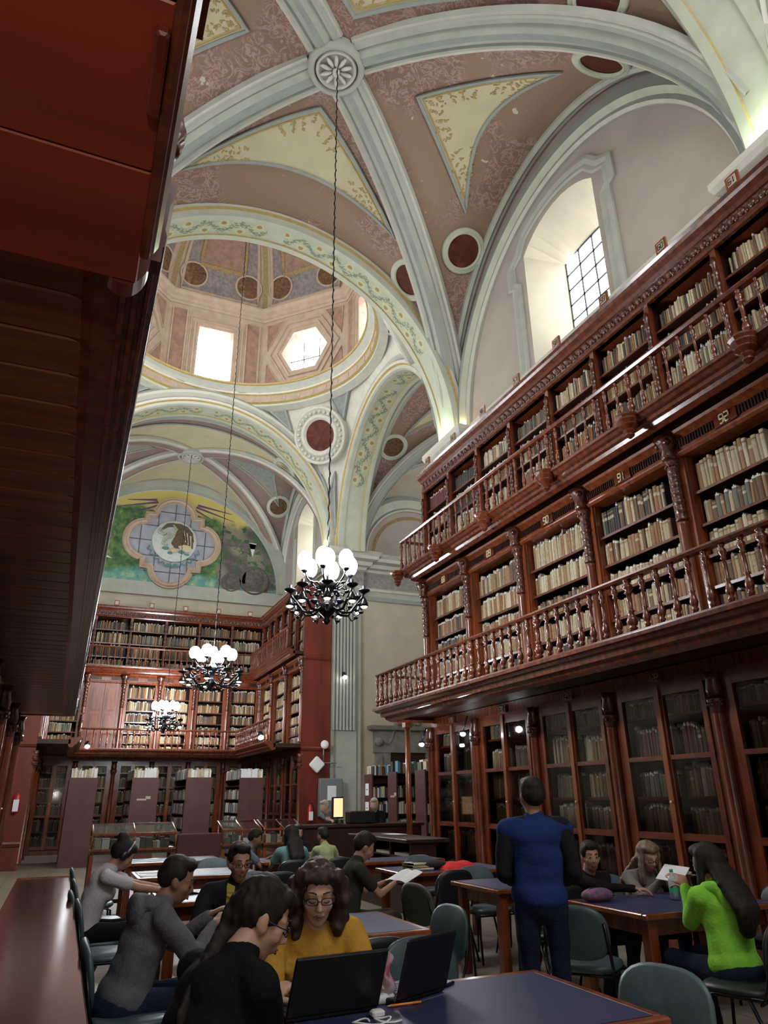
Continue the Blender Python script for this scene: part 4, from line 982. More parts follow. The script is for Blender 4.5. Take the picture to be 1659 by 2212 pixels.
# left gallery overhead: planked soffit, deep glossy cornice
def left_gallery():
    r = empty('lower_gallery', (0,6,2.9), label='dark planked left gallery hanging overhead beside the camera', category='gallery')
    O = Matrix.Translation((0,-6,-2.9))
    def b(mb, n): return mb.build(n, r, O)
    pk = MB(); PLK = M('planked_soffit', (.23,.062,.018), .42, (.10,.026,.010), 2.4, stretch=(.6,5,1), coat=.2)
    y = 1.5; i = 0
    while y < 12.25:
        w = .205; pk.mat(PLK).bbox(-1.0+.0, -.10, y+.004, y+w-.004, 2.74, 2.80, .006); y += w; i += 1
    b(pk, 'soffit_boards')
    c = MB().mat(WOOD).sweep([(-.75,12.3),(.0,12.3),(.0,1.46)], [(-.16,2.745),(-.10,2.735),(-.04,2.735),(-.037,2.715),(-.022,2.715),(-.020,2.735),(-.008,2.735),(-.006,2.72),(.008,2.72),(.010,2.74),(.022,2.74),(.024,2.728),(.034,2.728),(.036,2.76),(.050,2.765),(.052,2.80),(.046,2.82),(.05,2.90),(.06,2.93),(.06,2.97),(0,3.0),(-.3,3.0)])
    b(c, 'cornice')
    b(MB().mat(WOODD).box(-1.0,-.05,1.5,12.3,2.80,2.98), 'floor_boards')
    # half-round end of the cornice moulding, painted red
    d = MB().mat(WOODR); T = Matrix(((1,0,0,-.075),(0,0,1,1.44),(0,1,0,2.742),(0,0,0,1)))
    T = Matrix(((1,0,0,-.031),(0,0,1,1.44),(0,1,0,2.70),(0,0,0,1)))
    d.poly([[(.053*cos(-pi*t/14), .088*sin(-pi*t/14)) for t in range(15)][::-1]], T, thick=-.05)
    d.box(-.12,.045,1.44,1.49,2.70,2.80); b(d, 'cornice_end_block')
    # nearer landing: wide red boards
    LRED = M('red_varnished_board', (.26,.036,.016), .4, (.20,.026,.012), 1.6, stretch=(.6,4,1), coat=.2)
    n = MB().mat(WOODR)
    y = -2.0
    y = -2.0+.04
    while y < 1.3: n.mat(LRED).bbox(-1.7,-.002,y+.002,y+.338,2.62,2.68,.003); y += .34
    n.box(-1.7,-.0,1.335,1.44,2.715,2.80)
    b(n, 'landing_boards')
    e = MB().mat(WOOD).sweep([(.0,1.335),(.0,-2.0)], [(-.004,2.64),(-.004,2.612),(.006,2.608),(.016,2.612),(.018,2.625),(.024,2.63),(.033,2.65),(.034,2.9),(-.02,2.95)]); b(e, 'landing_edge')
    f = MB().mat(WOODR).bbox(-.028,-.006,.80,.96,2.60,2.622,.004); b(f, 'mending_batten')
    k = MB().mat(WOODR).lathe([(.01,-.07),(.03,-.06),(.036,-.045),(.028,-.035),(.040,-.02),(.034,-.01),(.042,.01),(.036,.03),(.03,.06)], 20, Matrix.Translation((.018,1.30,2.96)))
    b(k, 'newel_drop'); b(MB().mat(WOOD).box(.03,.045,.4,.86,2.70,2.78), 'rail_block')
    h = MB().mat(WOOD); h.sweep([(-.04,12.3),(-.04,-2)], [(-.10,3.56),(-.0,3.56),(.02,3.6),(-.05,3.63),(-.12,3.6),(-.10,3.56)]); b(h, 'handrail')
    bm = baluster_mesh(.56, .026, 'baluster', WOOD)
    for i in range(68): 
        q = inst('baluster', bm, r, (-.09,-1.9+i*.2085-6,3.0-2.9))
left_gallery()
MB().mat(WOODO).cyl((0,0,0),(0,0,2.82),.05,n=12).box(-.08,.08,-.08,.08,0,.12).box(-.07,.07,-.07,.07,2.72,2.84).build('support_post', T=Matrix.Translation((5.85,12.55,0)), label='slim wooden post holding up the corner of the right gallery', category='post')
# ------------------------------------------------------------------ books
BC = [('tan', M('tan_leather', (.36,.215,.11), .75, (.22,.13,.07), 30)), ('cream', M('cream_vellum', (.50,.42,.27), .8, (.36,.29,.18), 26)),
      ('brown', M('brown_leather', (.16,.095,.055), .7, (.10,.058,.035), 30)), ('dark', M('dark_leather', (.05,.045,.042), .6, (.03,.026,.024), 30)),
      ('grey-green', M('grey_green_cloth', (.17,.17,.13), .8, (.12,.12,.10), 30)), ('dark red', M('maroon_leather', (.15,.03,.03), .6, (.09,.02,.02), 30)),
      ('orange-brown', M('orange_calf', (.30,.14,.06), .7, (.20,.09,.04), 30)), ('pale', M('pale_parchment', (.60,.53,.39), .8, (.46,.40,.28), 26))]
BM = {k: m for k, m in BC}
PAGES = M('yellowed_pages', (.50,.45,.34), .85, (.40,.35,.26), 40); SLIP = M('white_paper_slip', (.62,.61,.56), .85)
BAND = M('gilt_spine_band', (.22,.15,.07), .5)
def book_geo(mb, cover, v=0, T=None, lo=False):
    """unit book: x thickness, y depth from spine at 0, z height"""
    n = 3 if lo else 6
    sp = [(.5-.5*cos(pi*i/n), .06*(1-sin(pi*i/n)), ) for i in range(n+1)]
    ring = lambda z: [(x, y, z) for x, y in sp]+[(1,1,z),(0,1,z)]
    mb.mat(cover).rings([ring(0), ring(1)], T)
    b = len(mb.v); mb.v += [tuple(T@Vector(p)) if T else p for p in ring(.985)]
    mb.mat(PAGES).face([b+i for i in range(len(ring(1)))])
    if not lo:
        b = len(mb.v)
        if v in (0, 2):
            for z in (.18,.38,.58,.78): mb.mat(cover).rings([[(x*1.04-.02, y-.014, z-.010) for x, y in sp], [(x*1.04-.02, y-.02, z) for x, y in sp], [(x*1.04-.02, y-.014, z+.010) for x, y in sp]], T, closed=False)
        if v in (1, 2): mb.mat(BAND).rings([[(x*1.02-.01, y-.008, .84) for x, y in sp], [(x*1.02-.01, y-.008, .90) for x, y in sp]], T, closed=False)
        if v == 1: mb.mat(PAGES).rings([[(x*1.02-.01, y-.008, .62) for x, y in sp], [(x*1.02-.01, y-.008, .74) for x, y in sp]], T, closed=False)
    if v == 3 or (lo and v == 2):
        mb.mat(SLIP)
        for a, w, h in ((.1,.3,.10),(.35,.25,.15),(.6,.3,.08)): mb.box(a, a+w, .05, .5, .98, 1+h, T)
SPECS = []
def row_palette(rn, tier):
    k = rn.random()
    if tier == 'g': return rn.choice([['tan','brown','tan','cream'],['brown','tan','grey-green'],['tan','cream','orange-brown'],['grey-green','brown','tan']])
    if tier == 't': return rn.choice([['tan','cream','brown','dark','pale'],['cream','tan','dark','orange-brown'],['brown','tan','dark','grey-green'],['cream','pale','tan','grey-green']])
    return rn.choice([['tan','cream','brown','orange-brown','cream'],['cream','pale','tan','cream'],['tan','orange-brown','dark','cream','brown'],['grey-green','cream','tan','brown'],['cream','pale','orange-brown','tan']])
def fill():
    for ci, (tier, T, w, num, bi, side) in enumerate(CASES):
        rn = random.Random(ci*31+5)
        if tier == 'g': Z = GS; top = 2.64; cells = [(.16, w/2-.02), (w/2+.04, w-.16)]; y0 = .13
        elif tier == 'm': Z = MS; top = 5.18; cells = [(.16, w-.16)]; y0 = .10
        else: Z = TS; top = 7.38; cells = [(.06, w-.06)] if num and len(num) == 1 else [(.06, w/2-.05), (w/2+.05, w-.06)]; y0 = .10
        for zi, z in enumerate(Z):
            gap = (Z[zi+1] if zi+1 < len(Z) else top)-z-.04
            for cj, (xa, xb) in enumerate(cells):
                pal = row_palette(rn, tier); x = xa+rn.uniform(0,.03); hb = gap*rn.uniform(.72,.86)
                if tier == 'm' and zi == 5: hb = gap*rn.uniform(.72,.86)
                if tier == 'g': hb = min(gap*rn.uniform(.60,.82), .33)
                if 'right side' in side or 'near right' in side or 'far end' in side: pass
                if tier == 'g' and 'near right' in side and zi in (4,) and bi in (3,): pal = ['dark red','dark red','brown']
                if tier == 't' and 'near right' in side and bi == 0 and zi == 3: pal = ['dark red']
                if tier == 't' and 'near right' in side and bi == 1 and zi in (2,3): pal = ['dark','dark','dark']
                if tier == 'm' and num == '91' and zi == 5: hb = gap*.80
                k = 0; lean = 0; v0 = rn.choice((0,1,2,3)) if tier != 'g' else 3
                end = xb-rn.choice((0,0,0,.05,.12))
                while True:
                    t = rn.uniform(.028,.062)*(1.15 if tier == 'm' else .9)*(.8 if tier == 't' else 1)
                    if x+t > end: break
                    h = hb*rn.uniform(.88,1.06); h = min(h, gap-.01); c = rn.choice(pal)
                    if tier == 'm' and num == '91' and zi == 5 and k < 7: c = 'dark' if k % 7 else 'grey-green'; h = hb; t = .045
                    v = v0 if rn.random() < .6 else rn.choice((0,1,2,3))
                    if tier == 'g' and rn.random() < .6: v = 3
                    d = rn.uniform(.17,.24)
                    a = rn.uniform(-.01,.02) if rn.random() < .9 else rn.uniform(.04,.09)
                    SPECS.append(dict(T=T@Matrix.Translation((x, y0+rn.uniform(0,.015), z+.003))@Matrix.Rotation(a,4,'Y'), s=(t*.97, d, h), c=c, v=v, tier=tier, num=num, bi=bi, side=side, row=zi, rows=len(Z), cell=cj, k=k, ci=ci))
                    x += t; k += 1
fill()
def _cam():
    yaw, pitch, roll, f = 0.408125735, 0.385740170, -0.0122262269, 1518.22411
    F = Vector((sin(yaw)*cos(pitch), cos(yaw)*cos(pitch), sin(pitch))); Rv = Vector((cos(yaw), -sin(yaw), 0)); U = Rv.cross(F)
    return Rv*cos(roll)+U*sin(roll), -Rv*sin(roll)+U*cos(roll), F, f
_R, _U, _F, _f = _cam()
def pj(p):
    d = Vector(p)-Vector((0,0,1.5)); z = d.dot(_F)
    return (829.5+_f*d.dot(_R)/z, 1106-_f*d.dot(_U)/z) if z > .1 else (-9e3, -9e3)
def finish_books():
    for s in SPECS:
        t, d, h = s['s']; a = pj(s['T']@Vector((0,0,0))); b = pj(s['T']@Vector((t,0,0))); c = pj(s['T']@Vector((0,0,h)))
        area = abs((b[0]-a[0])*(c[1]-a[1])-(b[1]-a[1])*(c[0]-a[0]))
        x, y = (a[0]+b[0])/2, (a[1]+c[1])/2
        if not (-5 < x < 1664 and 0 < y < 2200): area = 0
        if 'left' in s['side']: area = 0
        if s['tier'] == 'g' and s['row'] < 2: area *= .15
        if s['row'] == 0 and s['tier'] != 'g': area *= .4
        s['area'] = area
    order = sorted(range(len(SPECS)), key=lambda i: -SPECS[i]['area'])
    top = set(order[:300]); protos = {}
    rest = MB()
    OD = lambda n: '%d%s' % (n, 'th' if 10 <= n % 100 <= 20 else {1:'st',2:'nd',3:'rd'}.get(n % 10, 'th'))
    for i, s in enumerate(SPECS):
        S = s['T'] @ Matrix.Diagonal((*s['s'], 1))
        if i in top:
            if s['v'] not in protos:
                mb = MB(); book_geo(mb, BM['tan'], s['v']); protos[s['v']] = mb.mesh('old_book')
            o = bpy.data.objects.new('old_book', protos[s['v']]); COL.objects.link(o); o.matrix_world = S
            o.material_slots[0].link = 'OBJECT'; o.material_slots[0].material = BM[s['c']]
            rw = ORD[s['rows']-1-s['row']]
            if s['tier'] == 'm': wh = '%s shelf down in middle-tier bay %s' % (rw, NW(s['num']))
            elif s['tier'] == 'g': wh = '%s shelf down, %s door of glazed bay %s' % (rw, ['left','right'][s['cell']], NW(s['num']).replace('one hundred and ', 'hundred-'))
            else: wh = '%s shelf down in top-tier cell %s' % (rw, NW(s['num'][s['cell']]) if s['num'] else s['bi'])
            if not s['num']: wh = '%s shelf down, %s tier, %s bay%s, %s' % (rw, {'t':'top','m':'middle','g':'ground'}[s['tier']], ORD[s['bi']], {'t':[' (left half)',' (right half)'][s['cell']],'m':'','g':[' (left door)',' (right door)'][s['cell']]}[s['tier']], {'far end wall':'far wall','near right wall':'right wall'}.get(s['side'],'far right'))
            elif s['side'] == 'far end wall': wh = '%s shelf down, top tier, %s bay, far wall' % (rw, ORD[s['bi']])
            o['label'] = '%s book, %s from left, %s' % (s['c'], OD(s['k']+1), wh)
            o['category'] = 'book'; o['group'] = 'books on the ' + wh
        elif s['area'] > 0 or s['tier'] == 'g' and 'left' not in s['side']:
            book_geo(rest, BM[s['c']], 2 if s['v'] in (2,3) else 0, S, lo=True)
    rest.build('packed_old_books', kind='stuff', label='hundreds of smaller old books filling the farther shelves', category='books')
finish_books()
# ------------------------------------------------------------------ chandeliers
def chandelier(x, y, z, ztop, label, R=.46, arms=9, glow=100, k_=1.0):
    r = empty('chandelier', (x,y,z), label=label, category='chandelier', group='iron chandeliers along the nave')
    BULB = bpy.data.materials.get('bulb_cool') or ME('bulb_cool', (.93,.96,1.0), glow); SPOT = bpy.data.materials.get('bulb_warm') or ME('bulb_warm', (1,.88,.55), 9)
    b = MB().mat(IRON).lathe([(.01,-.34),(.05,-.30),(.03,-.26),(.09,-.20),(.13,-.13),(.06,-.06),(.05,.05),(.11,.12),(.12,.18),(.05,.26),(.03,.4),(.05,.44),(.02,.5)], 14)
    b.build('stem', r)
    c = MB().mat(IRON); L = ztop-z-.5
    k = int(L/.07)
    ch = [(.012*cos(i*2.2), .012*sin(i*2.2), .5+L*i/(k)) for i in range(k+1)]
    c.tube(ch, .009, 5).tube([(0,0,.5),(0,0,.5+L)], .006, 5); c.build('chain', r)
    arm = MB().mat(IRON)
    arm.tube([(.08,0,-.12),(.2,0,-.2),(.30,0,-.19),(.38,0,-.08),(.43,0,-.02),(R,0,.04)], [.016,.018,.018,.016,.014,.012], 7)
    arm.tube([(.10,0,.10),(.2,0,.16),(.32,0,.12),(.36,0,.02),(.30,0,-.04),(.24,0,0)], .010, 6).tube([(.30,0,-.19),(.36,0,-.25),(.42,0,-.21),(.4,0,-.15)], .009, 6)
    for px, pz in ((.3,.13),(.2,-.19),(.40,-.1),(.42,-.2),(.15,.05),(.36,.0)): arm.sphere((px,0,pz), (.035,.03,.022), 7, 4)
    arm.lathe([(.02,.0),(.07,.03),(.075,.05),(.02,.06),(.02,.1)], 10, Matrix.Translation((R,0,.03)))
    arm.lathe([(.018,-.0),(.03,-.03),(.05,-.08),(.052,-.11)], 10, Matrix.Translation((R,0,-.02)))
    am = arm.mesh('arm')
    bu = MB().mat(BULB).sphere((0,0,.10), (.092,.092,.13), 14, 9).mesh('bulb'); sp = MB().mat(SPOT).sphere((0,0,-.115), (.042,.042,.022), 10, 5).mesh('spot_bulb')
    for i in range(arms):
        a = 2*pi*i/arms+.2; o = inst('arm', am, r, (0,0,0), a)
        inst('spot_bulb', sp, o, (R,0,-.015))
    a2 = MB().mat(IRON).tube([(.05,0,.15),(.16,0,.12),(.26,0,.22),(.3,0,.30)], .011, 6).lathe([(.02,0),(.05,.03),(.02,.05)], 8, Matrix.Translation((.3,0,.29))); a2m = a2.mesh('upper_arm')
    for i in range(6):
        a = 2*pi*i/6; o = inst('upper_arm', a2m, r, (0,0,0), a); inst('bulb', bu, o, (.3,0,.34))
    inst('bulb', bu, r, (0,0,.42))
    if k_ != 1:
        for o in r.children:
            if o.name.startswith(('arm','upper')): o.scale = (k_,k_,1.1)
    # lantern drops at three arms
    return r
chandelier(XC, 8.05, 3.80, 13.3, 'nearest black iron chandelier, above the middle of the reading tables')
chandelier(XC, 15.9, 4.02, 18.2, 'second iron chandelier hanging under the dome', k_=1.35)
chandelier(2.66, 23.6, 3.75, 13.0, 'farthest chandelier glowing in front of the far wall shelves', k_=1.1)
# ------------------------------------------------------------------ tables
def table(x0, x1, y0, y1, label, z=.75, group='blue-topped reading tables'):
    r = empty('reading_table', ((x0+x1)/2, (y0+y1)/2, 0), label=label, category='table', group=group)
    a, b = (x1-x0)/2, (y1-y0)/2
    t = MB().mat(WOODO); k = .045
    t.bbox(-a,a,-b,-b+k,z-.035,z,.006); t.bbox(-a,a,b-k,b,z-.035,z,.006); t.bbox(-a,-a+k,-b+k,b-k,z-.035,z,.006); t.bbox(a-k,a,-b+k,b-k,z-.035,z,.006); t.build('table_frame', r)
    MB().mat(BLUETOP).box(-a+k,a-k,-b+k,b-k,z-.03,z+.001).build('table_top', r)
    MB().mat(WOOD).box(-a+.08,a-.08,-b+.08,-b+.10,z-.14,z-.035).box(-a+.08,a-.08,b-.10,b-.08,z-.14,z-.035).box(-a+.08,-a+.10,-b+.1,b-.1,z-.14,z-.035).box(a-.10,a-.08,-b+.1,b-.1,z-.14,z-.035).build('apron', r)
    lg = MB().mat(WOOD).bbox(-.04,.04,-.04,.04,0,z-.035,.006).mesh('leg')
    for sx in (-1,1):
        for sy in (-1,1): inst('leg', lg, r, (sx*(a-.09), sy*(b-.09), 0))
    return r
table(.84, 2.15, 2.40, 3.26, 'nearest blue-topped table, carrying two black laptops')
table(.90, 2.20, 4.43, 5.28, 'blue table behind the woman in yellow, near the hooded reader')
table(.85, 2.15, 6.42, 7.28, 'paper-strewn table in front of the reader in white')
table(.85, 2.15, 8.5, 9.35, 'table with white sheets, fourth in the left row')
table(.85, 2.15, 10.5, 11.35, 'far table with white sheets, last in the left row')
table(3.71, 5.0, 4.25, 5.12, 'blue table where three women sit on the right')
table(3.56, 4.86, 5.88, 6.74, 'blue table just left of the standing man')
table(3.46, 4.80, 7.55, 8.38, 'table holding white books and a red cloth')
table(3.40, 4.75, 9.1, 9.75, 'blue table in front of the low counter on the right')
table(2.5, 3.7, 9.75, 10.5, 'table where the girl in teal sits')
# long polished bench-top at the left
def longdesk():
    r = empty('long_desk', (-.03, 5.5, 0), label='long narrow polished red-brown desk along the left edge', category='desk')
    D = M('polished_red_desk', (.085,.026,.022), .16, (.055,.016,.014), 2.2, stretch=(9,.6,1), coat=.6)
    MB().mat(D).bbox(-.27,.24,-4.3,3.62,.71,.75,.008).build('desk_top', r)
    MB().mat(WOODR).box(-.25,.20,-4.2,3.58,.0,.71).build('desk_body', r)
    MB().mat(WOODO).bbox(-.27,.24,3.60,3.635,.712,.760,.006).build('edge_strip', r)
longdesk()
# ------------------------------------------------------------------ chairs
def chair_proto(mt):
    S = MB().mat(mt); S.smooth = True
    def pad(P, th, nx=12, ny=10):
        S2 = MB().mat(mt); S2.smooth = True; return S2
    def rr(t, w, h, p=3.2):  # superellipse
        c, s = cos(t), sin(t); return (w*math.copysign(abs(c)**(2/p), c), h*math.copysign(abs(s)**(2/p), s))
    seat = MB().mat(mt); seat.smooth = True
    R = []
    for k, (f, z) in enumerate(((.0,.415),(.9,.415),(1,.435),(.98,.455),(.85,.468),(.0,.472))):
        R.append([(rr(2*pi*i/28,.225,.21)[0]*max(f,.01), .0+rr(2*pi*i/28,.225,.21)[1]*max(f,.01), z) for i in range(28)])
    seat.rings(R)
    back = MB().mat(mt); back.smooth = True; R = []
    for f, d in ((.0,.0),(.92,.0),(1,.012),(.97,.03),(.8,.038),(.0,.034)):
        ring = []
        for i in range(28):
            x, z = rr(2*pi*i/28,.225,.165,2.8); x *= max(f,.01); z *= max(f,.01)
            ring.append((x, -.235-d+.9*x*x*.6-z*.16, .655+z))
        R.append(ring)
    back.rings(R)
    fr = MB().mat(IRON)
    for sx in (-.215,.215):
        fr.tube([(sx*.98,.20,0),(sx,.17,.40),(sx,.10,.42),(sx,-.18,.42),(sx*1.0,-.215,.5),(sx*.93,-.26,.72)], .011, 6)
        fr.tube([(sx*1.05,-.27,0),(sx,-.10,.41)], .011, 6)
    fr.tube([(-.215,-.16,.40),(.215,-.16,.40)], .009, 6).tube([(-.215,.14,.40),(.215,.14,.40)], .009, 6)
    return seat.mesh('seat'), back.mesh('backrest'), fr.mesh('frame')
CH = {k: chair_proto(m) for k, m in (('teal', SEATM), ('black', SEATK), ('olive', SEATO), ('light', M('light_teal_vinyl', (.085,.13,.145), .4, (.07,.11,.125), 20)))}
def chair(x, y, face, k, label):
    """face: direction the sitter looks, degrees (0 = +X, 90 = +Y)"""
    r = empty('chair', (x,y,0), radians(face-90), label=label, category='chair', group='padded chairs at the reading tables')
    s, b, f = CH[k]; inst('seat', s, r); inst('backrest', b, r); inst('frame', f, r); return r
chair(2.24, 2.72, 195, 'light', 'light blue-grey chair at the right end of the nearest table')
chair(2.30, 4.82, 185, 'teal', 'dark teal chair at the right end of the second left table')
chair(1.86, 3.62, 275, 'teal', 'teal chair behind the nearest table, beside the laptops')
chair(1.62, 4.22, 95, 'black', 'black chair back just behind the woman in yellow')
chair(3.46, 4.60, 38, 'teal', 'dark chair pushed up to the left end of the women\'s table')
chair(3.90, 3.70, 112, 'black', 'black chair of the woman in bright green')
chair(5.2, 4.6, 180, 'black', 'chair at the right end of the women\'s table')
chair(4.05, 5.55, 270, 'light', 'pale chair between the two seated women and the shelves')
chair(4.72, 5.62, 270, 'light', 'pale chair behind the woman in grey')
chair(.50, 4.62, 0, 'teal', 'chair under the person in the grey hooded top')
chair(.50, 6.42, 0, 'teal', 'empty chair behind the grey hooded person')
chair(.46, 7.05, 0, 'teal', 'chair of the reader in white')
chair(.50, 8.05, 0, 'teal', 'empty chair behind the reader in white')
chair(.5, 9.4, 0, 'teal', 'distant chair at the fourth left table')
chair(1.22, 5.68, 270, 'black', 'chair of the young man in the dark jacket')
chair(1.75, 5.72, 270, 'olive', 'olive chair beside the young man in the dark jacket')
chair(2.55, 6.72, 0, 'black', 'chair of the young man reading an open book')
chair(3.16, 6.2, 10, 'olive', 'olive chair at the left end of the table by the standing man')
chair(3.9, 5.62, 95, 'black', 'black chair in front of the table by the standing man')
chair(4.15, 7.05, 270, 'light', 'light chair back between the two middle right tables')
chair(3.75, 7.28, 95, 'black', 'black chair in front of the table with the red cloth')
chair(4.45, 7.25, 95, 'black', 'second black chair in front of the table with the red cloth')
chair(4.3, 8.72, 270, 'light', 'light chair behind the table with the red cloth')
chair(2.72, 9.35, 90, 'black', 'chair of the girl in teal')
chair(3.3, 9.95-.55, 90, 'black', 'chair of the child in pale yellow')
chair(1.9, 9.7, 270, 'teal', 'far chair behind the fourth left table')
chair(1.9, 7.65, 270, 'teal', 'far chair behind the paper-strewn table')
chair(2.15, 8.0, 90, 'black', 'dark chair seen past the young man\'s shoulder')
# ------------------------------------------------------------------ things on tables
def laptop(x, y, rz, label, w=.37, d=.25, tilt=112):
    r = empty('laptop', (x,y,.752), rz, label=label, category='laptop')
    MB().mat(BLACKP).bbox(-w/2,w/2,0,d,0,.022,.005).build('keyboard_base', r)
    k = MB().mat(M('laptop_keys', (.03,.03,.033), .5) if 'laptop_keys' not in bpy.data.materials else bpy.data.materials['laptop_keys'])
    for i in range(12):
        for j in range(5): k.box(-w/2+.02+i*.0275, -w/2+.044+i*.0275, .05+j*.026, .072+j*.026, .022, .025)
    k.build('keys', r)
    T = Matrix.Translation((0,.0,.02))@Matrix.Rotation(radians(tilt-90),4,'X')
    s = MB().mat(BLACKP); s.bbox(-w/2,w/2,-.012,0,0,.222,.005,T); s.mat(ME('laptop_screen_glow', (.5,.55,.7), .25) if 'laptop_screen_glow' not in bpy.data.materials else bpy.data.materials['laptop_screen_glow']).box(-w/2+.015,w/2-.015,.0,.002,.02,.205,T); s.build('screen_lid', r)
    return r
laptop(1.035, 2.93, radians(3), 'black laptop seen from behind, in front of the woman in yellow', tilt=116)
laptop(1.44, 3.02, radians(24), 'second black laptop, right of the first, screen turned aside', w=.31, d=.2, tilt=108)
def thingy(mb, name, label, cat, T=None): return mb.build(name, T=T, label=label, category=cat)
thingy(MB().mat(ORANGE).cyl((1.28,2.955,.757),(1.41,2.955,.757),.0045,n=6).mat(CREAM).cyl((1.28,2.955,.757),(1.265,2.955,.757),.0045,.001,n=6), 'pencil', 'orange pencil lying on the nearest table', 'pencil')
p = MB().mat(BLACKP).bbox(-.04,.04,-.07,.07,0,.012,.004).mat(STEEL).box(-.033,.033,-.058,.058,.012,.0125); thingy(p, 'phone', 'dark phone lying beside the second laptop', 'phone', Matrix.Translation((1.60,3.17,.751))@Matrix.Rotation(-1.0,4,'Z'))
cb = MB().mat(WHITEP); cb.tube([(1.08+.05*cos(t*.9)+.012*t, 2.80+.035*sin(t*.9), .757+.004*sin(t*2)) for t in [i*.5 for i in range(26)]], .0035, 6); cb.bbox(1.16,1.21,2.84,2.88,.752,.775,.006); thingy(cb, 'charger_cable', 'white charger and coiled cable in front of the laptop', 'cable')
CLO = M('patterned_scarf', (.40,.36,.38), .8, (.28,.03,.05), 22)
c = MB().mat(CLO); c.smooth = True; c.grid(lambda a, b: (1.23+.10*a+.012*sin(b*9), 3.02+.02*sin(a*7)+.10*b*.3, .78+.13*b+.008*sin(a*11+b*5)), 10, 14); c.grid(lambda a, b: (1.23+.10*a+.012*sin(b*9), 3.04+.02*sin(a*7)+.10*b*.3, .78+.13*b+.008*sin(a*11+b*5)), 10, 14); c.mat(WHITEP).bbox(1.24,1.32,3.0,3.06,.752,.785,.006); thingy(c, 'patterned_pouch', 'red and white patterned pouch between the two laptops', 'pouch')
def openbook(x, y, z, rz, label, w=.15, h=.22, tilt=0):
    b = MB(); b.mat(BM['brown']).box(-w-.005,w+.005,-h/2-.004,h/2+.004,0,.004)
    b.mat(WHITEP); b.smooth = True
    for s in (-1,1):
        b.rings([[(s*w*t, -h/2, .004+.02*sin(pi*min(1,t*1.1))**.6*(1-.5*t)) for t in [i/8 for i in range(9)]], [(s*w*t, h/2, .004+.02*sin(pi*min(1,t*1.1))**.6*(1-.5*t)) for t in [i/8 for i in range(9)]]], closed=False)
        b.rings([[(s*w*t, yy, .004) for t in [i/8 for i in range(9)]] for yy in (-h/2, h/2)], closed=False)
    return b.build('open_book', T=Matrix.Translation((x,y,z))@Matrix.Rotation(rz,4,'Z')@Matrix.Rotation(tilt,4,'X'), label=label, category='book')
openbook(1.05, 6.95, .752, .3, 'open book under the hands of the reader in white')
openbook(3.02, 6.62, .82, -1.3, 'open cream-paged book held by the young man in dark clothes', tilt=.35)
n_ = 0
for (x, y, z, a, w, h, lab) in ((1.28,5.02,.752,.1,.21,.30,'white sheet at the far left of the second left table'), (1.30,7.05,.752,.2,.3,.21,'white sheet beside the open book'), (1.0,7.12,.752,-.2,.21,.3,'white sheet near the far edge of the paper-strewn table'),
    (1.15,8.75,.752,.05,.5,.2,'long white sheet on the fourth left table, near edge'), (1.2,9.1,.752,-.05,.55,.18,'long white sheet on the fourth left table, far edge'), (1.3,10.8,.752,.0,.8,.2,'long white sheet on the last left table'),
    (4.95,11.2,.958,.1,.25,.4,'white papers on the low counter'), (1.5,6.7,.752,.4,.2,.28,'loose white sheet at the right of the paper-strewn table')):
    MB().mat(WHITEP).box(-w/2,w/2,-h/2,h/2,0,.004).build('paper_sheet', T=Matrix.Translation((x,y,z))@Matrix.Rotation(a,4,'Z'), label=lab, category='paper')
def flatbooks(x, y, z, lab, n=3, c=('pale','cream','pale'), rz=.1):
    for i in range(n):
        m = MB(); book_geo(m, BM[c[i % len(c)]], 0, Matrix.Translation((0,0,0)))
        m.build('large_book', T=Matrix.Translation((x+.01*i, y, z+.026*i))@Matrix.Rotation(rz+.08*i,4,'Z')@Matrix.Rotation(pi/2,4,'Y')@Matrix.Translation((-.025,0,0))@Matrix.Diagonal((.025,.2,.28,1)), label='%s, %s of the pile' % (lab, ['bottom','middle','top'][i]), category='book', group='pile of pale books on the right table')
flatbooks(3.62, 7.72, .752, 'pale book lying near the red cloth')
rc = MB().mat(REDC); rc.smooth = True
rc.grid(lambda a, b: (3.98+.48*a, 7.62+.30*b+.03*sin(a*8), .754+.075*sin(pi*a)**.5*sin(pi*b)**.5+.012*sin(a*17+b*6)*sin(pi*a)*sin(pi*b)), 20, 14); thingy(rc, 'red_jacket', 'bright red jacket folded on the right table', 'clothing')
dk = MB().mat(M('black_bag_cloth', (.012,.012,.014), .8)); dk.smooth = True; dk.sphere((3.88,7.86,.80), (.26,.11,.05), 16, 8); thingy(dk, 'black_bag', 'flat black bag behind the red jacket', 'bag')
pc = MB().mat(M('multicolour_fabric', (.05,.07,.17), .7, (.28,.09,.12), 34, detail=2)); pc.smooth = True; pc.sphere((3.86,4.93,.795), (.14,.075,.052), 18, 10); pc.mat(BLACKP).tube([(3.73,4.93,.81),(3.8,4.92,.845),(3.93,4.92,.845),(3.99,4.93,.81)], .004, 6); thingy(pc, 'pencil_case', 'multicoloured pencil case on the women\'s table', 'pencil case')
bo = MB().mat(M('bottle_plastic', (.5,.55,.58), .15, spec=.8)).lathe([(.0,0),(.033,.005),(.033,.13),(.028,.15),(.012,.18),(.012,.2)], 14).mat(M('bottle_green', (.05,.40,.22), .4)).lathe([(.034,.05),(.034,.09)], 14, cap=False).lathe([(.014,.19),(.014,.21),(.0,.21)], 10); thingy(bo, 'water_bottle', 'small clear bottle with green label on the women\'s table', 'bottle', Matrix.Translation((4.42,4.72,.752)))
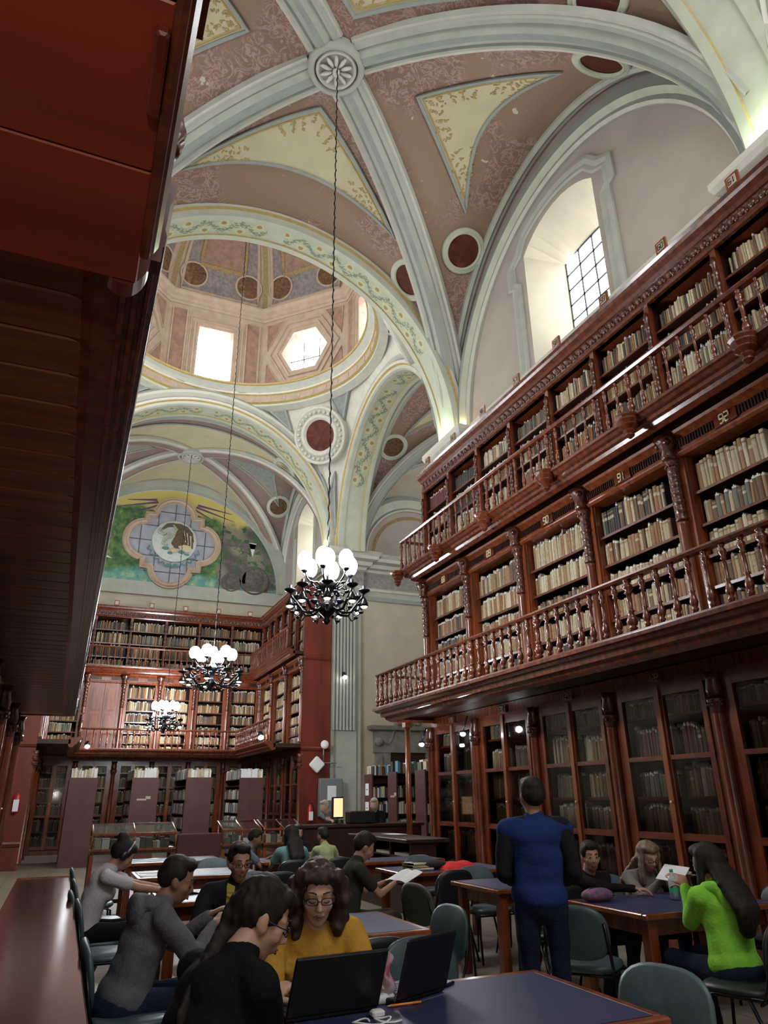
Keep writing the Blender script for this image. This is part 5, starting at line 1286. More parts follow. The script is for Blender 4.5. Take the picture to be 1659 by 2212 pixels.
ps = MB().mat(WHITEP).box(-.14,.14,-.10,.10,0,.003); thingy(ps, 'paper_sheet', 'white sheet held by the woman in grey', 'paper', Matrix.Translation((4.68,4.98,.90))@Matrix.Rotation(.5,4,'Z')@Matrix.Rotation(-.32,4,'Y')@Matrix.Rotation(.1,4,'X'))
# ------------------------------------------------------------------ counter, monitor, cases, stacks at the far end
def counter():
    r = empty('low_counter', (4.9,11,0), label='low wooden counter with open paper shelves on the right', category='counter')
    MB().mat(WOODD).bbox(-.38,.30,-1.2,1.15,.90,.95,.008).build('counter_top', r)
    b = MB().mat(WOODD).box(-.30,.25,-1.15,1.1,.0,.55).box(.1,.25,-1.15,1.1,.55,.9)
    for y in (-1.15,-.45,.3,1.06): b.box(-.30,.25,y,y+.04,.55,.9)
    b.box(-.3,.25,-1.15,1.1,.70,.72); b.build('shelf_body', r)
    s = MB().mat(WHITEP)
    for y in (-1.05,-.35,.4):
        for z in (.56,.722): s.box(-.28,.08,y,y+.5,z,z+.035)
    s.build('paper_stack', r)
counter()
def service_desk():
    r = empty('service_desk', (5.2,13.6,0), label='service desk in front of the fluted pilaster', category='desk')
    MB().mat(WOODD).bbox(-1.2,1.3,-.35,.35,1.0,1.05,.008).build('desk_top', r); MB().mat(WOODD).box(-1.15,1.25,-.3,.3,0,1.0).build('desk_body', r)
service_desk()
def monitor(x, y, z, lab):
    r = empty('monitor', (x,y,z), .3, label=lab, category='monitor')
    MB().mat(BLACKP).bbox(-.13,.13,-.02,.03,.10,.47,.01).mat(SCREEN).box(-.105,.105,-.024,-.018,.125,.445).build('display', r)
    MB().mat(BLACKP).cyl((0,0.02,0),(0,.02,.12),.02).lathe([(.09,0),(.09,.012),(.0,.014)], 14).build('stand', r)
monitor(4.78, 13.4, 1.05, 'small upright monitor with an orange lit screen')
thingy(MB().mat(BLACKP).bbox(-.25,.25,-.15,.15,0,.22,.02), 'printer', 'black printer box on the service desk', 'printer', Matrix.Translation((5.25,13.45,1.052)))
def showcase(x0, x1, y, lab):
    r = empty('display_case', ((x0+x1)/2, y, 0), label=lab, category='display case', group='glass display cases at the far end')
    w = (x1-x0)/2; f = MB().mat(WOODO)
    for z in (1.05, .84):
        f.bbox(-w,w,-.28,-.25,z-.025,z+.01,.005); f.bbox(-w,w,.25,.28,z-.025+.12*(z>1),z+.01+.12*(z>1),.005)
    for sx in (-w, w-.03, -.015): f.cyl((sx+.015,-.26,.84),(sx+.015,-.26,1.05),.014); f.cyl((sx+.015,-.26,1.05),(sx+.015,.26,1.17),.014)
    for sx in (-w+.03, w-.03):
        for sy in (-.24,.24): f.box(sx-.025,sx+.025,sy-.025,sy+.025,0,.84)
    f.build('case_frame', r)
    MB().mat(WOODD).box(-w,w,-.27,.27,.78,.84).box(-w+.05,w-.05,-.25,.25,.15,.2).build('case_bed', r)
    MB().mat(GLASS).add([(-w,-.265,.85),(w,-.265,.85),(w,-.265,1.04),(-w,-.265,1.04)], [(0,1,2,3)]).add([(-w,-.26,1.06),(w,-.26,1.06),(w,.26,1.18),(-w,.26,1.18)], [(0,1,2,3)]).build('glass_pane', r)
    rn = random.Random(int(x0*10)); b = MB(); x = -w+.06
    while x < w-.14:
        t = rn.uniform(.05,.12); b.mat(rn.choice([WHITEP, BM['grey-green'], BM['pale'], BM['cream']])).box(x,x+t*.9,-.2,.05,.84,.84+rn.uniform(.08,.16)); x += t
    b.build('exhibit_books', r)
showcase(.50, 1.70, 12.2, 'display case full of small books behind the reader in white')
showcase(2.42, 3.05, 12.4, 'left half of the wood-framed display cases in the middle')
showcase(3.08, 3.74, 12.4, 'right half of the wood-framed display cases in the middle')
thingy(MB().mat(STACKP).bbox(1.72,2.38,12.0,12.06,.0,1.02,.01), 'notice_board', 'dark low screen panel between the display cases', 'panel')
def stack(x, y, L, lab, ax='Y', w=.68, sheets=0, smudge=False):
    r = empty('book_stack', (x,y,0), label=lab, category='bookshelf', group='free-standing library stacks')
    if ax == 'X': r.rotation_euler = (0,0,-pi/2)
    MB().mat(STACKP).bbox(0,w,0,.04,0,2.05,.006).build('end_panel', r); MB().mat(STACKP).bbox(0,w,L-.04,L,0,2.05,.006).build('end_panel', r)
    s = MB().mat(WOODD)
    for z in (.1,.45,.8,1.15,1.5,1.85,2.02): s.box(.02,w-.02,.04,L-.04,z-.02,z)
    s.box(w/2-.01,w/2+.01,.04,L-.04,.1,2.02); s.build('shelves', r)
    rn = random.Random(int(x*13+y*7)); b = MB(); MODB = [WHITEP, BM['pale'], M('blue_cover', (.10,.28,.36), .6) if 'blue_cover' not in bpy.data.materials else bpy.data.materials['blue_cover'], BM['dark'], BM['tan'], BM['dark red'], BM['grey-green']]
    for z in (.1,.45,.8,1.15,1.5,2.02):
        yy = .06
        while yy < L-.1:
            t = rn.uniform(.02,.05); h = rn.uniform(.19,.27)
            if rn.random() < .9:
                b.mat(rn.choice(MODB)).box(.03,.03+rn.uniform(.14,.2),yy,yy+t*.95,z,z+h).mat(rn.choice(MODB)).box(w-.03-rn.uniform(.14,.2),w-.03,yy,yy+t*.95,z,z+h)
            yy += t
    # row of books across the very top end
    xx = .04
    while xx < w-.05 and ax == 'Y':
        t = rn.uniform(.02,.05); b.mat(rn.choice([WHITEP, BM['pale'], BM['cream'], WHITEP])).box(xx, xx+t*.95, .05, .2, 2.02, 2.02+rn.uniform(.2,.28)); xx += t
    b.build('shelved_books', r, kind='stuff')
    if sheets:
        q = MB().mat(WHITEP)
        for z in (1.55,1.12)[:sheets]: q.box(.08,.30,-.006,.0,z,z+.28)
        q.mat(BLACKP)
        for z in (1.55,1.12)[:sheets]: q.box(.14,.24,-.008,-.006,z+.13,z+.15)
        q.build('notice_sheet', r)
    if smudge:
        q = MB().mat(CREAM).box(.16,.40,-.006,.0,1.50,1.54).box(.38,.50,-.006,0,1.53,1.60); q.build('worn_sticker', r)
    return r
stack(.15, 20.5, 2.2, 'leftmost library stack end panel, seen behind the display case')
stack(1.66, 20.5, 2.2, 'library stack with a worn sticker on its end panel', smudge=True)
stack(3.0, 20.3, 2.4, 'library stack just right of the dark screen panel')
stack(4.48, 20.6, 2.1, 'rightmost library stack of the far bay')
stack(7.1, 17.9, 1.8, 'brown stack with two white notices beside the pale wall', ax='X', w=.5, sheets=2)
stack(7.1, 16.4, 1.8, 'brown stack right of the one with notices', ax='X', w=.5, smudge=True)
stack(7.1, 14.9, 1.8, 'brown stack half hidden by the slim post', ax='X', w=.5)
# wall fittings
thingy(MB().mat(EXT).lathe([(.0,0),(.075,.01),(.08,.05),(.08,.36),(.04,.42),(.025,.46),(.0,.46)], 16).mat(BLACKP).cyl((0,0,.45),(0,-.0,.52),.02).tube([(0,-.05,.5),(.07,-.05,.42),(.09,-.04,.2)], .01, 6).mat(WHITEP).box(-.06,.06,-.083,-.075,.04,.26), 'fire_extinguisher', 'red fire extinguisher with white label on the red end panel', 'fire extinguisher', Matrix.Translation((6.42,20.25,.90)))
thingy(MB().mat(EXT).lathe([(.0,0),(.075,.01),(.08,.05),(.08,.36),(.04,.42),(.0,.46)], 16).mat(WHITEP).box(-.06,.06,-.083,-.075,.04,.30), 'fire_extinguisher', 'fire extinguisher on the far left wall panel', 'fire extinguisher', Matrix.Translation((-.95,20.25,1.25)))
thingy(MB().mat(GREYBOX).bbox(-.34,.34,-.2,0,0,1.0,.02).mat(WHITEP).box(-.12,.14,-.206,-.2,.42,.80), 'electrical_box', 'grey electrical cabinet with white notice beside the pilaster', 'cabinet', Matrix.Translation((6.98,20.3,1.02)))
d = empty('wall_lamps', (6.75,20.3,2.3), label='round lamp and square speaker on a bracket by the pilaster', category='lamp')
MB().mat(WHITEP).lathe([(.0,0),(.10,.0),(.12,.06),(.11,.10),(.0,.10)], 18, Matrix.Translation((.0,-.15,.62))@Matrix.Rotation(pi/2,4,'X')).build('round_lamp', d)
MB().mat(WHITEP).bbox(-.17,.17,-.12,0,-.17,.17,.03,Matrix.Translation((-.22,-.15,.08))@Matrix.Rotation(.75,4,'Y')).build('square_panel', d)
MB().mat(STEEL).cyl((0,-.12,.6),(-.0,-.12,.1),.015).cyl((-.2,-.12,.13),(.4,-.12,.13),.015).build('bracket', d)
SPOTM = ME('spot_glare', (.95,.97,1), 25)
def spot(x, y, z, lab, s=.07):
    r = empty('spotlight', (x,y,z), label=lab, category='spotlight', group='small white spotlights')
    MB().mat(SPOTM).lathe([(.0,0),(s,.0),(s*.9,.02),(.0,.025)], 14, Matrix.Rotation(2.4,4,'X')).build('lens', r)
    MB().mat(IRON).lathe([(s*1.05,-.02),(s*.8,.12),(.02,.14)], 12, Matrix.Rotation(2.4-pi,4,'X')@Matrix.Translation((0,0,.03))@Matrix.Rotation(pi,4,'X')@Matrix.Translation((0,0,-.03)) if False else Matrix.Translation((0,.05,.05))@Matrix.Rotation(-.7,4,'X')).build('housing', r)
    if y < 20: return
spot(7.35, 20.1, 4.85, 'spotlight in front of the fluted pilaster')
spot(4.95, 20.35, 3.1, 'spotlight at the corner of the far lower gallery', .08)
spot(.55, 24.4, 3.05, 'spotlight on the far gallery, at its left')
def glare(x, y, z, lab): 
    r = empty('spotlight', (x,y,z), label=lab, category='spotlight', group='small white spotlights')
    MB().mat(SPOTM).sphere((0,0,0), (.05,.03,.035), 12, 8).build('lens', r); MB().mat(IRON).cyl((0,.0,.03),(.1,0,.28),.012).box(-.06,.06,-.02,.05,.02,.05).build('bracket', r)
glare(5.75, 11.75, 2.36, 'left of two spotlights under the right gallery')
glare(5.75, 10.25, 2.42, 'right of two spotlights under the right gallery')
# ------------------------------------------------------------------ people
from mathutils import noise
def remesh(mb, name, vox, smooth=3, disp=0, dscale=9, mats=None, keep=None, disp2=0, d2scale=30):
    me = mb.mesh('tmp'); o = bpy.data.objects.new('tmp', me); COL.objects.link(o)
    m = o.modifiers.new('r', 'REMESH'); m.mode = 'VOXEL'; m.voxel_size = vox; m.use_smooth_shade = True
    if smooth: s = o.modifiers.new('s', 'SMOOTH'); s.factor = .5; s.iterations = smooth
    bpy.context.view_layer.update()
    ev = o.evaluated_get(bpy.context.evaluated_depsgraph_get()); out = bpy.data.meshes.new_from_object(ev)
    bpy.data.objects.remove(o); bpy.data.meshes.remove(me)
    out.name = name
    if disp or disp2:
        n = len(out.vertices); co = [v.co.copy() for v in out.vertices]; no = [v.normal.copy() for v in out.vertices]
        for i, v in enumerate(out.vertices):
            d = 0
            if disp: d += disp*noise.noise(co[i]*dscale)
            if disp2: p = co[i]; d += disp2*noise.noise(Vector((p.x*d2scale, p.y*d2scale, p.z*d2scale*.22)))
            v.co = co[i]+no[i]*d
    out.materials.clear()
    for mt in (mats or mb.mats[:1]): out.materials.append(mt)
    out.polygons.foreach_set('material_index', [0]*len(out.polygons)); out.polygons.foreach_set('use_smooth', [True]*len(out.polygons))
    return out
def cap(mb, p, q, r1, r2=None, n=12):
    r2 = r1 if r2 is None else r2; p = Vector(p); q = Vector(q); d = q-p; L = max(d.length, 1e-4)
    T = Matrix.Translation(p) @ d.to_track_quat('Z','Y').to_matrix().to_4x4()
    prof = [(max(r1*cos(a), .0008), -r1*sin(a)) for a in (1.45, 1.0, .5)]+[(r1, 0), (r2, L)]+[(max(r2*cos(a), .0008), L+r2*sin(a)) for a in (.5, 1.0, 1.45)]
    mb.lathe(prof, n, T); return mb
def ell(mb, c, r, T=None, n=16, m=12):
    mb.sphere(c, r, n, m, T); return mb
def ik(a, t, l1, l2, pole):
    a = Vector(a); t = Vector(t); d = t-a; L = min(d.length, (l1+l2)*.995); u = d.normalized(); t = a+u*L
    x = (l1*l1-l2*l2+L*L)/(2*L); h = sqrt(max(l1*l1-x*x, 0)); p = Vector(pole); p = (p-u*p.dot(u)).normalized()
    return a+u*x+p*h, t
SK = {'tan': M('skin_tan', (.40,.215,.145), .55, (.36,.19,.125), 9), 'light': M('skin_light', (.50,.30,.215), .5, (.46,.27,.19), 9), 'brown': M('skin_brown', (.27,.14,.09), .55)}
HK = {'black': M('hair_black', (.010,.008,.008), .65, (.02,.015,.014), 40, stretch=(1,1,.15), spec=.25), 'brown': M('hair_dark_brown', (.040,.017,.013), .62, (.018,.009,.008), 40, stretch=(1,1,.15)), 'fair': M('hair_dark_blond', (.20,.14,.085), .55, (.09,.06,.035), 40, stretch=(1,1,.15)), 'grey': M('hair_greyish', (.35,.31,.26), .6)}
LIP = M('lips', (.26,.075,.065), .45); DARK = M('dark_lash', (.008,.006,.006), .5); EYEW = M('eye_white', (.5,.48,.45), .3)
def hand(mb, w, d, n, side, curl=.5, s=1.0, spread=.12):
    """wrist, direction, palm normal (facing away from back of hand), side +1 = thumb towards d x n"""
    w = Vector(w); d = Vector(d).normalized(); n = Vector(n); n = (n-d*n.dot(d)).normalized(); x = d.cross(n)*side
    for k in (-.024,-.008,.008,.024):
        cap(mb, w+x*k*.7*s, w+d*.085*s+x*k*1.15*s, .015*s, .0125*s, 8)
    L = (.062,.072,.077,.070); 
    for i, k in enumerate((-.032,-.011,.011,.031)):
        p = w+d*(.085 if i else .078)*s+x*k*s; l = L[i]*s; dd = (d+x*k*spread*9).normalized(); c = curl*(1.15-.1*i)
        for j, (f, r) in enumerate(((.44,.0092),(.31,.0084),(.25,.0074))):
            dd = (dd*cos(c*.75)+n*sin(c*.75)).normalized(); q = p+dd*l*f; cap(mb, p, q, r*s, r*.93*s, 8); p = q
    p = w+d*.022*s+x*.026*s; dd = (d*.65+x*.75+n*.25).normalized(); cap(mb, w+d*.01*s+x*.012*s, p, .017*s, .014*s, 8)
    for f, r in ((.040,.0125),(.030,.0105),(.024,.009)):
        q = p+dd*f*s; cap(mb, p, q, r*s, r*.92*s, 8); p = q; dd = (dd*.9+d*.28+n*.22*curl).normalized()
def person(label, P, face, lean=.15, head=(0,.2), hands=None, sit=True, skin='tan', top=None, bottom=None, hair='short', hc='black', glasses=False, sleeve='long', male=False, vox=.012, s=1.0, neckf=.25, curl=.6, legs=None, detail=False, bulk=1.0, elbow_out=.6, collar=None, twist=0, extra=None, low_neck=False, palm=None):
    P = Vector(P); a = radians(face)
    W = Matrix.Translation(P)@Matrix.Rotation(a-pi/2,4,'Z'); Wi = W.inverted()
    root = empty('person', P, 0, label=label, category='person'); root.rotation_euler = (0,0,a-pi/2)
    tops = MB().mat(top); skn = MB().mat(SK[skin]); trs = MB().mat(bottom)
    tl = Matrix.Rotation(twist,4,'Z')
    A = lambda k, x=0, y=0: tl@(Matrix.Rotation(-lean,4,'X')@Vector((x, y, k)))     # point on the leaning spine
    R = tl@Matrix.Rotation(-lean,4,'X'); b = bulk; sh = (.185 if male else .162)*s
    nb = A(.47*s)
    # torso volumes
    for (z, rx, ry, rz, y) in ((.03,.165,.125,.12,0),(.14,.145,.108,.13,.0),(.26,.152,.112,.14,.0),(.36,.165 if male else .15,.108,.12,-.005)):
        ell(tops, (0,y,z*s), (rx*b*s, ry*b*s, rz*s), R); ell(skn, (0,y,z*s), (rx*.8*s, ry*.72*s, rz*.9*s), R)
    for x_ in (-.055,0,.055): cap(tops, A(.02*s,x_*s), A(.38*s,x_*s), .098*s*b, .092*s*b)
    if not sit: ell(tops, (0,0,.0), (.160*b*s,.125*b*s,.075*s), R)
    if not male:
        for sx in (-.065,.065): ell(tops, (sx*s,.075*s,.31*s), (.068*s,.062*s,.07*s), R)
    SHP = [A(.415*s, -sh), A(.415*s, sh)]
    for q in SHP: cap(tops, A(.425*s, q.x*.15), q, .062*s*b, .060*s*b); cap(skn, A(.43*s), q, .045*s, .045*s)
    cap(tops, A(.40*s), A((.445 if low_neck else .465)*s), .085*s*b, .060*s)
    if not low_neck: cap(tops, A(.44*s), A(.44*s)+tl@Vector((0, sin(lean+neckf), cos(lean+neckf)))*.055*s, .068*s*b, .058*s)
    # neck, head
    nd = Vector((0, sin(lean+neckf), cos(lean+neckf))); nd = tl@nd
    hcn = nb+nd*.140*s+Vector((0,0,.0)); 
    cap(skn, A(.42*s), nb+nd*.07*s, .058*s, .050*s); cap(skn, nb+nd*.02*s, hcn+Vector((0,0,-.03*s)), .052*s, .050*s)
    H = Matrix.Translation(hcn)@Matrix.Rotation(head[0],4,'Z')@Matrix.Rotation(-head[1],4,'X')@Matrix.Scale(s*1.0,4)
    def he(c, r, mb=skn, n=18, m=14): ell(mb, c, r, H, n, m)
    def hp(c): return H@Vector(c)
    he((0,-.012,.035),(.074,.092,.087)); he((0,.022,-.025),(.061,.070,.082)); he((0,.052,-.092),(.030,.026,.024)); he((0,.03,-.07),(.048,.05,.045))
    for sx in (-1,1):
        he((sx*.036,.062,-.026),(.024,.022,.026)); he((sx*.076,-.004,-.005),(.010,.019,.032)); he((sx*.072,.008,-.022),(.012,.014,.02))
        cap(skn, hp((sx*.012,.084,.024)), hp((sx*.046,.066,.024)), .010*s, .009*s, 8)
        he((sx*.030,.076,.003),(.0155,.0115,.0115)); he((sx*.011,.099,-.032),(.0085,.009,.007))
    cap(skn, hp((0,.088,.012)), hp((0,.108,-.026)), .0080*s, .0115*s, 8); he((0,.070,-.060),(.028,.026,.020))
    cap(skn, hp((-.015,.089,-.056)), hp((.015,.089,-.056)), .0065*s, n=8); cap(skn, hp((-.013,.088,-.067)), hp((.013,.088,-.067)), .0075*s, n=8)
    # arms
    hands = hands or [None, None]
    for i, q in enumerate(SHP):
        sx = -1 if i == 0 else 1
        if hands[i] is None: t = q+Vector((sx*.04,.02,-.50*s)); pole = Vector((sx*.3,-1,0)); dirh = Vector((0,.1,-1)); 
        else: t = Wi@Vector(hands[i][:3]); pole = Vector((sx*elbow_out,-.4,-.8)); dirh = None
        e, wr = ik(q, t, .275*s, .245*s, pole)
        fd = (wr-e).normalized(); hd = dirh or (fd+Vector((0,.35,-.1))).normalized()
        cap(skn, q, e, .040*s, .034*s); cap(skn, e, wr, .035*s, .023*s)
        pn = Vector((0,0,-1)) if hands[i] is not None else Vector((-sx,0,0))
        if hands[i] is not None and palm: pn = Vector(palm[i])
        hand(skn, wr, hd, pn, (-1 if sx < 0 else 1)*(1 if hands[i] is not None else -1)*-1, curl, s)
        if sleeve == 'long': cap(tops, q, e, .058*s*b, .048*s*b); cap(tops, e, e.lerp(wr,.93), .047*s*b, .034*s*b)
        else: cap(tops, q, q.lerp(e,.62), .060*s*b, .056*s*b)
    # legs
    if sit:
        K = legs or [((-.11,.43,.0),(-.12,.38,-P.z+.07)), ((.11,.43,.0),(.12,.38,-P.z+.07))]
    else:
        K = legs or [((-.09,.03,-.43),(-.10,-.02,-P.z+.07)), ((.09,.05,-.43),(.11,.03,-P.z+.07))]
    ell(trs, (0,-.02,-.02), (.165*b*s,.135*s,.11*s) if sit else (.132*s,.098*s,.12*s)); shoe = MB().mat(BLACKP)
    for i, (k, f) in enumerate(K):
        k = Vector(k); f = Vector(f); h = Vector((-.085 if i == 0 else .085, 0, -.03))
        cap(trs, h, k, .088*s, .060*s); cap(trs, k, f, .060*s, .046*s); cap(skn, h, k, .06*s, .045*s); cap(skn, k, f, .045*s, .034*s)
        cap(skn, f, f+Vector((0,.1,-.03)), .03, .025)
        shoe.sphere((f.x, f.y+.07, f.z-.025), (.05,.14,.045), 14, 8)
    body = inst('body', remesh(skn, 'body', vox*.8 if detail else vox, 4 if detail else 2), root)
    inst('sweater' if sleeve == 'long' else 'shirt', remesh(tops, 'top', vox, 5, disp=.014, dscale=7), root)
    inst('trousers', remesh(trs, 'trousers', max(vox, .012), 4, disp=.012, dscale=8), root); shoe.build('shoes', root)
    # hair
    h = MB().mat(HK[hc]); rn = random.Random(int(P.x*100)); big = 1.0
    he((0,-.022,.048),(.081,.092,.083), h)
    if hair == 'short':
        he((0,-.045,.01),(.078,.072,.075), h); he((0,.03,.098),(.062,.055,.032), h)
        for sx in (-1,1): he((sx*.066,-.012,.03),(.018,.045,.045), h)
    elif hair == 'curly':
        he((0,-.05,.01),(.092,.075,.10), h); he((0,.0,.078),(.081,.088,.050), h)
        for sx in (-1,1):
            for k in range(9):
                t = k/8; he((sx*(.082+.022*sin(t*3.1)+rn.uniform(-.006,.006)), .02-.02*t+rn.uniform(-.012,.012), .075-.235*t), (.032+.008*sin(t*pi), .045, .034), h, 12, 8)
            for k in range(6): he((sx*(.06+rn.uniform(-.01,.015)), -.06+rn.uniform(-.02,.02), .03-.2*k/5), (.045,.05,.045), h, 12, 8)
        for sx in (-1,1): he((sx*.045,.055,.088),(.036,.034,.024), h)
    elif hair == 'pony':
        he((0,-.04,.02),(.083,.082,.085), h); he((0,.035,.085),(.066,.052,.036), h)
        for sx in (-1,1): he((sx*.062,.0,.035),(.022,.055,.05), h)
        he((0,-.085,-.035),(.050,.040,.045), h); he((0,-.065,-.075),(.046,.035,.045), h)
        for k in range(10):
            t = k/9; ell(h, (H@Vector((0,-.085,-.07))).lerp(A(.27*s, .02, -.125), t)+Vector((0,-.01*sin(t*pi),0)), (.030*(1-.4*t)*s,.026*s*(1-.3*t),.04*s))
    elif hair == 'bun':
        he((0,-.04,.02),(.083,.082,.085), h); he((0,.03,.085),(.066,.05,.036), h); he((-.0,-.085,.10),(.055,.055,.05), h)
        for sx in (-1,1): he((sx*.062,.0,.03),(.022,.055,.05), h)
    elif hair in ('long', 'wavy'):
        he((0,-.045,.01),(.092,.085,.10), h); he((0,.02,.085),(.074,.07,.045), h)
        L = .33 if hair == 'long' else .34
        for k in range(12):
            t = k/11; q = H@Vector((0,-.075,-.02)); q = q.lerp(A(.25*s)+Vector((0,-.17,0)), min(1,t*1.5))
            q = Vector((q.x, q.y-.03*sin(t*pi), hcn.z-.02-L*t)); ell(h, q, ((.100-.045*t*t+.025*sin(t*pi))*s, .046*s, .05*s))
        for sx in (-1,1):
            for k in range(7 if hair == 'wavy' else 5):
                t = k/7; ell(h, H@Vector((sx*(.078+.01*t), -.005+.02*t, .05-.05*t))+Vector((0,0,-.22*t)), (.026*s,.036*s,.045*s))
    inst('hair', remesh(h, 'hair', min(vox, .009) if detail else vox, 2, disp=.010 if hair in ('curly','wavy') else .004, dscale=22, disp2=.008 if detail else .004, d2scale=60), root)
    # face details
    if detail or vox < .02:
        for sx in (-1,1):
            br = MB().mat(HK[hc]).tube([hp((sx*.013,.0955,.031)), hp((sx*.030,.0915,.036)), hp((sx*.047,.075,.031))], [.003*s,.0034*s,.0018*s], 6); br.build('eyebrow', root)
            if head[1] > .25:
                MB().mat(DARK).tube([hp((sx*.017,.0885,-.003)), hp((sx*.030,.0895,-.0075)), hp((sx*.044,.0795,-.003))], [.0014*s,.0024*s,.0014*s], 6).build('eyelashes', root)
            else:
                MB().mat(EYEW).sphere((sx*.030,.0815,.002), (.0125,.0075,.0062), 12, 8, H).mat(DARK).sphere((sx*.030,.0875,.002), (.0058,.003,.0058), 10, 6, H).tube([hp((sx*.017,.0885,.004)), hp((sx*.030,.0915,.009)), hp((sx*.044,.0795,.005))], [.0012*s,.0020*s,.0012*s], 6).build('eye', root)
        MB().mat(LIP).tube([hp((-.022,.087,-.0605)), hp((-.008,.0965,-.0565)), hp((0,.0965,-.058)), hp((.008,.0965,-.0565)), hp((.022,.087,-.0605))], [.0015,.0042,.0042,.0042,.0015], 8).tube([hp((-.020,.087,-.0625)), hp((0,.097,-.0675)), hp((.020,.087,-.0625))], [.0015,.0055,.0015], 8).build('lips', root)
    if glasses:
        g = MB().mat(DARK)
        for sx in (-1,1):
            L = []
            for k in range(21):
                t = 2*pi*k/20; L.append(hp((sx*(.031+.0235*math.copysign(abs(cos(t))**.6, cos(t))), .101-.012*abs(.031+.02*cos(t))/.05*.6, .002+.0135*math.copysign(abs(sin(t))**.6, sin(t)))))
            g.tube(L, .0021*s, 6)
            g.tube([hp((sx*.054,.092,.008)), hp((sx*.072,.06,.006)), hp((sx*.079,.0,.004))], .002*s, 6)
        g.tube([hp((-.009,.102,.004)), hp((0,.106,.007)), hp((.009,.102,.004))], .002*s, 6); g.build('glasses', root)
    if extra: extra(root, H, A, hp, s)
    return root
def cloth(n, c, c2=None, sc=20): return M(n, c, .9, c2, sc, bump=.25, bscale=60, spec=.12)
YEL = cloth('yellow_knit', (.50,.27,.045), (.44,.23,.035)); BLK = cloth('black_knit', (.008,.008,.010)); GRH = cloth('grey_hoodie', (.13,.13,.145), (.105,.105,.12)); NAVYJ = cloth('dark_jacket', (.014,.014,.018))
WHT = cloth('white_tshirt', (.50,.47,.50)); RAGB = cloth('navy_blue_jersey', (.016,.034,.135)); JEAN = cloth('dark_jeans', (.012,.016,.035)); GRN = cloth('lime_green_fleece', (.25,.60,.06), (.20,.52,.05)); GRY = cloth('taupe_grey_knit', (.17,.155,.135)); TEAL = cloth('pale_teal_shirt', (.17,.32,.32)); YGR = cloth('pale_yellow_green_shirt', (.36,.42,.20)); OLV = cloth('dark_olive_shirt', (.035,.035,.028)); DGR = cloth('grey_blue_shirt', (.13,.15,.19))
BLKR = cloth('black_maroon_top', (.014,.009,.011))
def hood(mt):
    def f(root, H, A, hp, s):
        h = MB().mat(mt)
        for k in range(9):
            t = -1.9+3.8*k/8; ell(h, A(.455*s, .10*sin(t)*s, -.035*s-.075*cos(t)*s), (.045*s,.045*s,.042*s))
        ell(h, A(.40*s, 0, -.11*s), (.12*s,.045*s,.10*s)); inst('hood', remesh(h, 'hood', .012, 3, disp=.01, dscale=12), root)
    return f
def collar_y(root, H, A, hp, s):
    h = MB().mat(M('mustard_shirt', (.42,.30,.05), .8)); h.smooth = True
    R = [[tuple(A(z, x*.075*s, .102*s+.012-abs(x)*.02-(.30-z)*.0)) for x in (-1,-.4,0,.4,1)] for z in (.20,.28,.36,.44)]
    h.rings(R, closed=False); 
    for sx in (-1,1): h.add([tuple(A(.47,sx*.02,.085)), tuple(A(.48,sx*.075,.03)), tuple(A(.42,sx*.075,.10)), tuple(A(.40,sx*.03,.118))], [(0,1,2,3)])
    h.mat(WHT).add([tuple(A(.22,-.05,.122)), tuple(A(.22,.03,.122)), tuple(A(.33,.03,.122)), tuple(A(.33,-.05,.122))], [(0,1,2,3)])
    h.build('shirt_front', root)
def raglan(root, H, A, hp, s):
    h = MB().mat(NAVYJ)
    for sx in (-1,1):
        q = A(.415*s, sx*.185*s); e = q+Vector((sx*.04,-.03,-.26*s))
        cap(h, A(.45*s, sx*.06*s), q, .050*s, .064*s); cap(h, q, e, .064*s, .056*s); cap(h, e, e+Vector((-sx*.05,.20,-.06)), .056*s, .045*s)
    inst('dark_sleeves', remesh(h, 'dark_sleeves', .012, 3, disp=.01, dscale=9), root)
def band(root, H, A, hp, s):
    h = MB().mat(STEEL); h.tube([hp((.088*cos(t), .012, .03+.10*sin(t))) for t in [pi*i/14 for i in range(15)]], .009*s, 8)
    h.mat(BLACKP)
    for sx in (-1,1): h.sphere((sx*.088,.005,-.002), (.018,.032,.038), 12, 8, H)
    h.build('headphones', root)
person('woman in yellow sweater and glasses, curly dark hair, behind the first laptop', (1.14,3.60,.53), 263, .34, (-.10,.30), [(1.24,3.12,.81),(1.0,3.08,.80)], skin='light', top=YEL, bottom=JEAN, hair='curly', hc='brown', glasses=True, vox=.009, detail=True, neckf=.22, curl=.7, s=1.04, bulk=1.08, low_neck=True)
person('woman in black with tied-back hair and glasses, bending over the laptop', (.42,2.67,.555), 24, .46, (-.5,.5), [(.84,3.12,.81),(.82,3.02,.80)], skin='light', top=BLK, bottom=BLK, hair='pony', hc='black', glasses=True, vox=.009, detail=True, neckf=.30, curl=.7, s=1.06, bulk=1.12)
person('person in grey hooded sweatshirt seen from behind, holding a phone', (.45,4.68,.50), 8, .34, (-.35,.35), [(.93,4.86,.86),(.92,4.66,.84)], top=GRH, bottom=JEAN, hair='short', hc='black', vox=.012, neckf=.30, male=True, bulk=1.12, skin='brown', extra=hood(GRH), s=1.02)
person('young man in dark jacket over mustard shirt, wearing glasses', (1.24,5.60,.50), 262, .20, (.25,.22), [(1.30,5.22,.78),(1.00,5.2,.78)], top=NAVYJ, bottom=JEAN, hair='short', hc='black', glasses=True, male=True, vox=.012, neckf=.12, bulk=1.06, skin='tan', extra=collar_y)
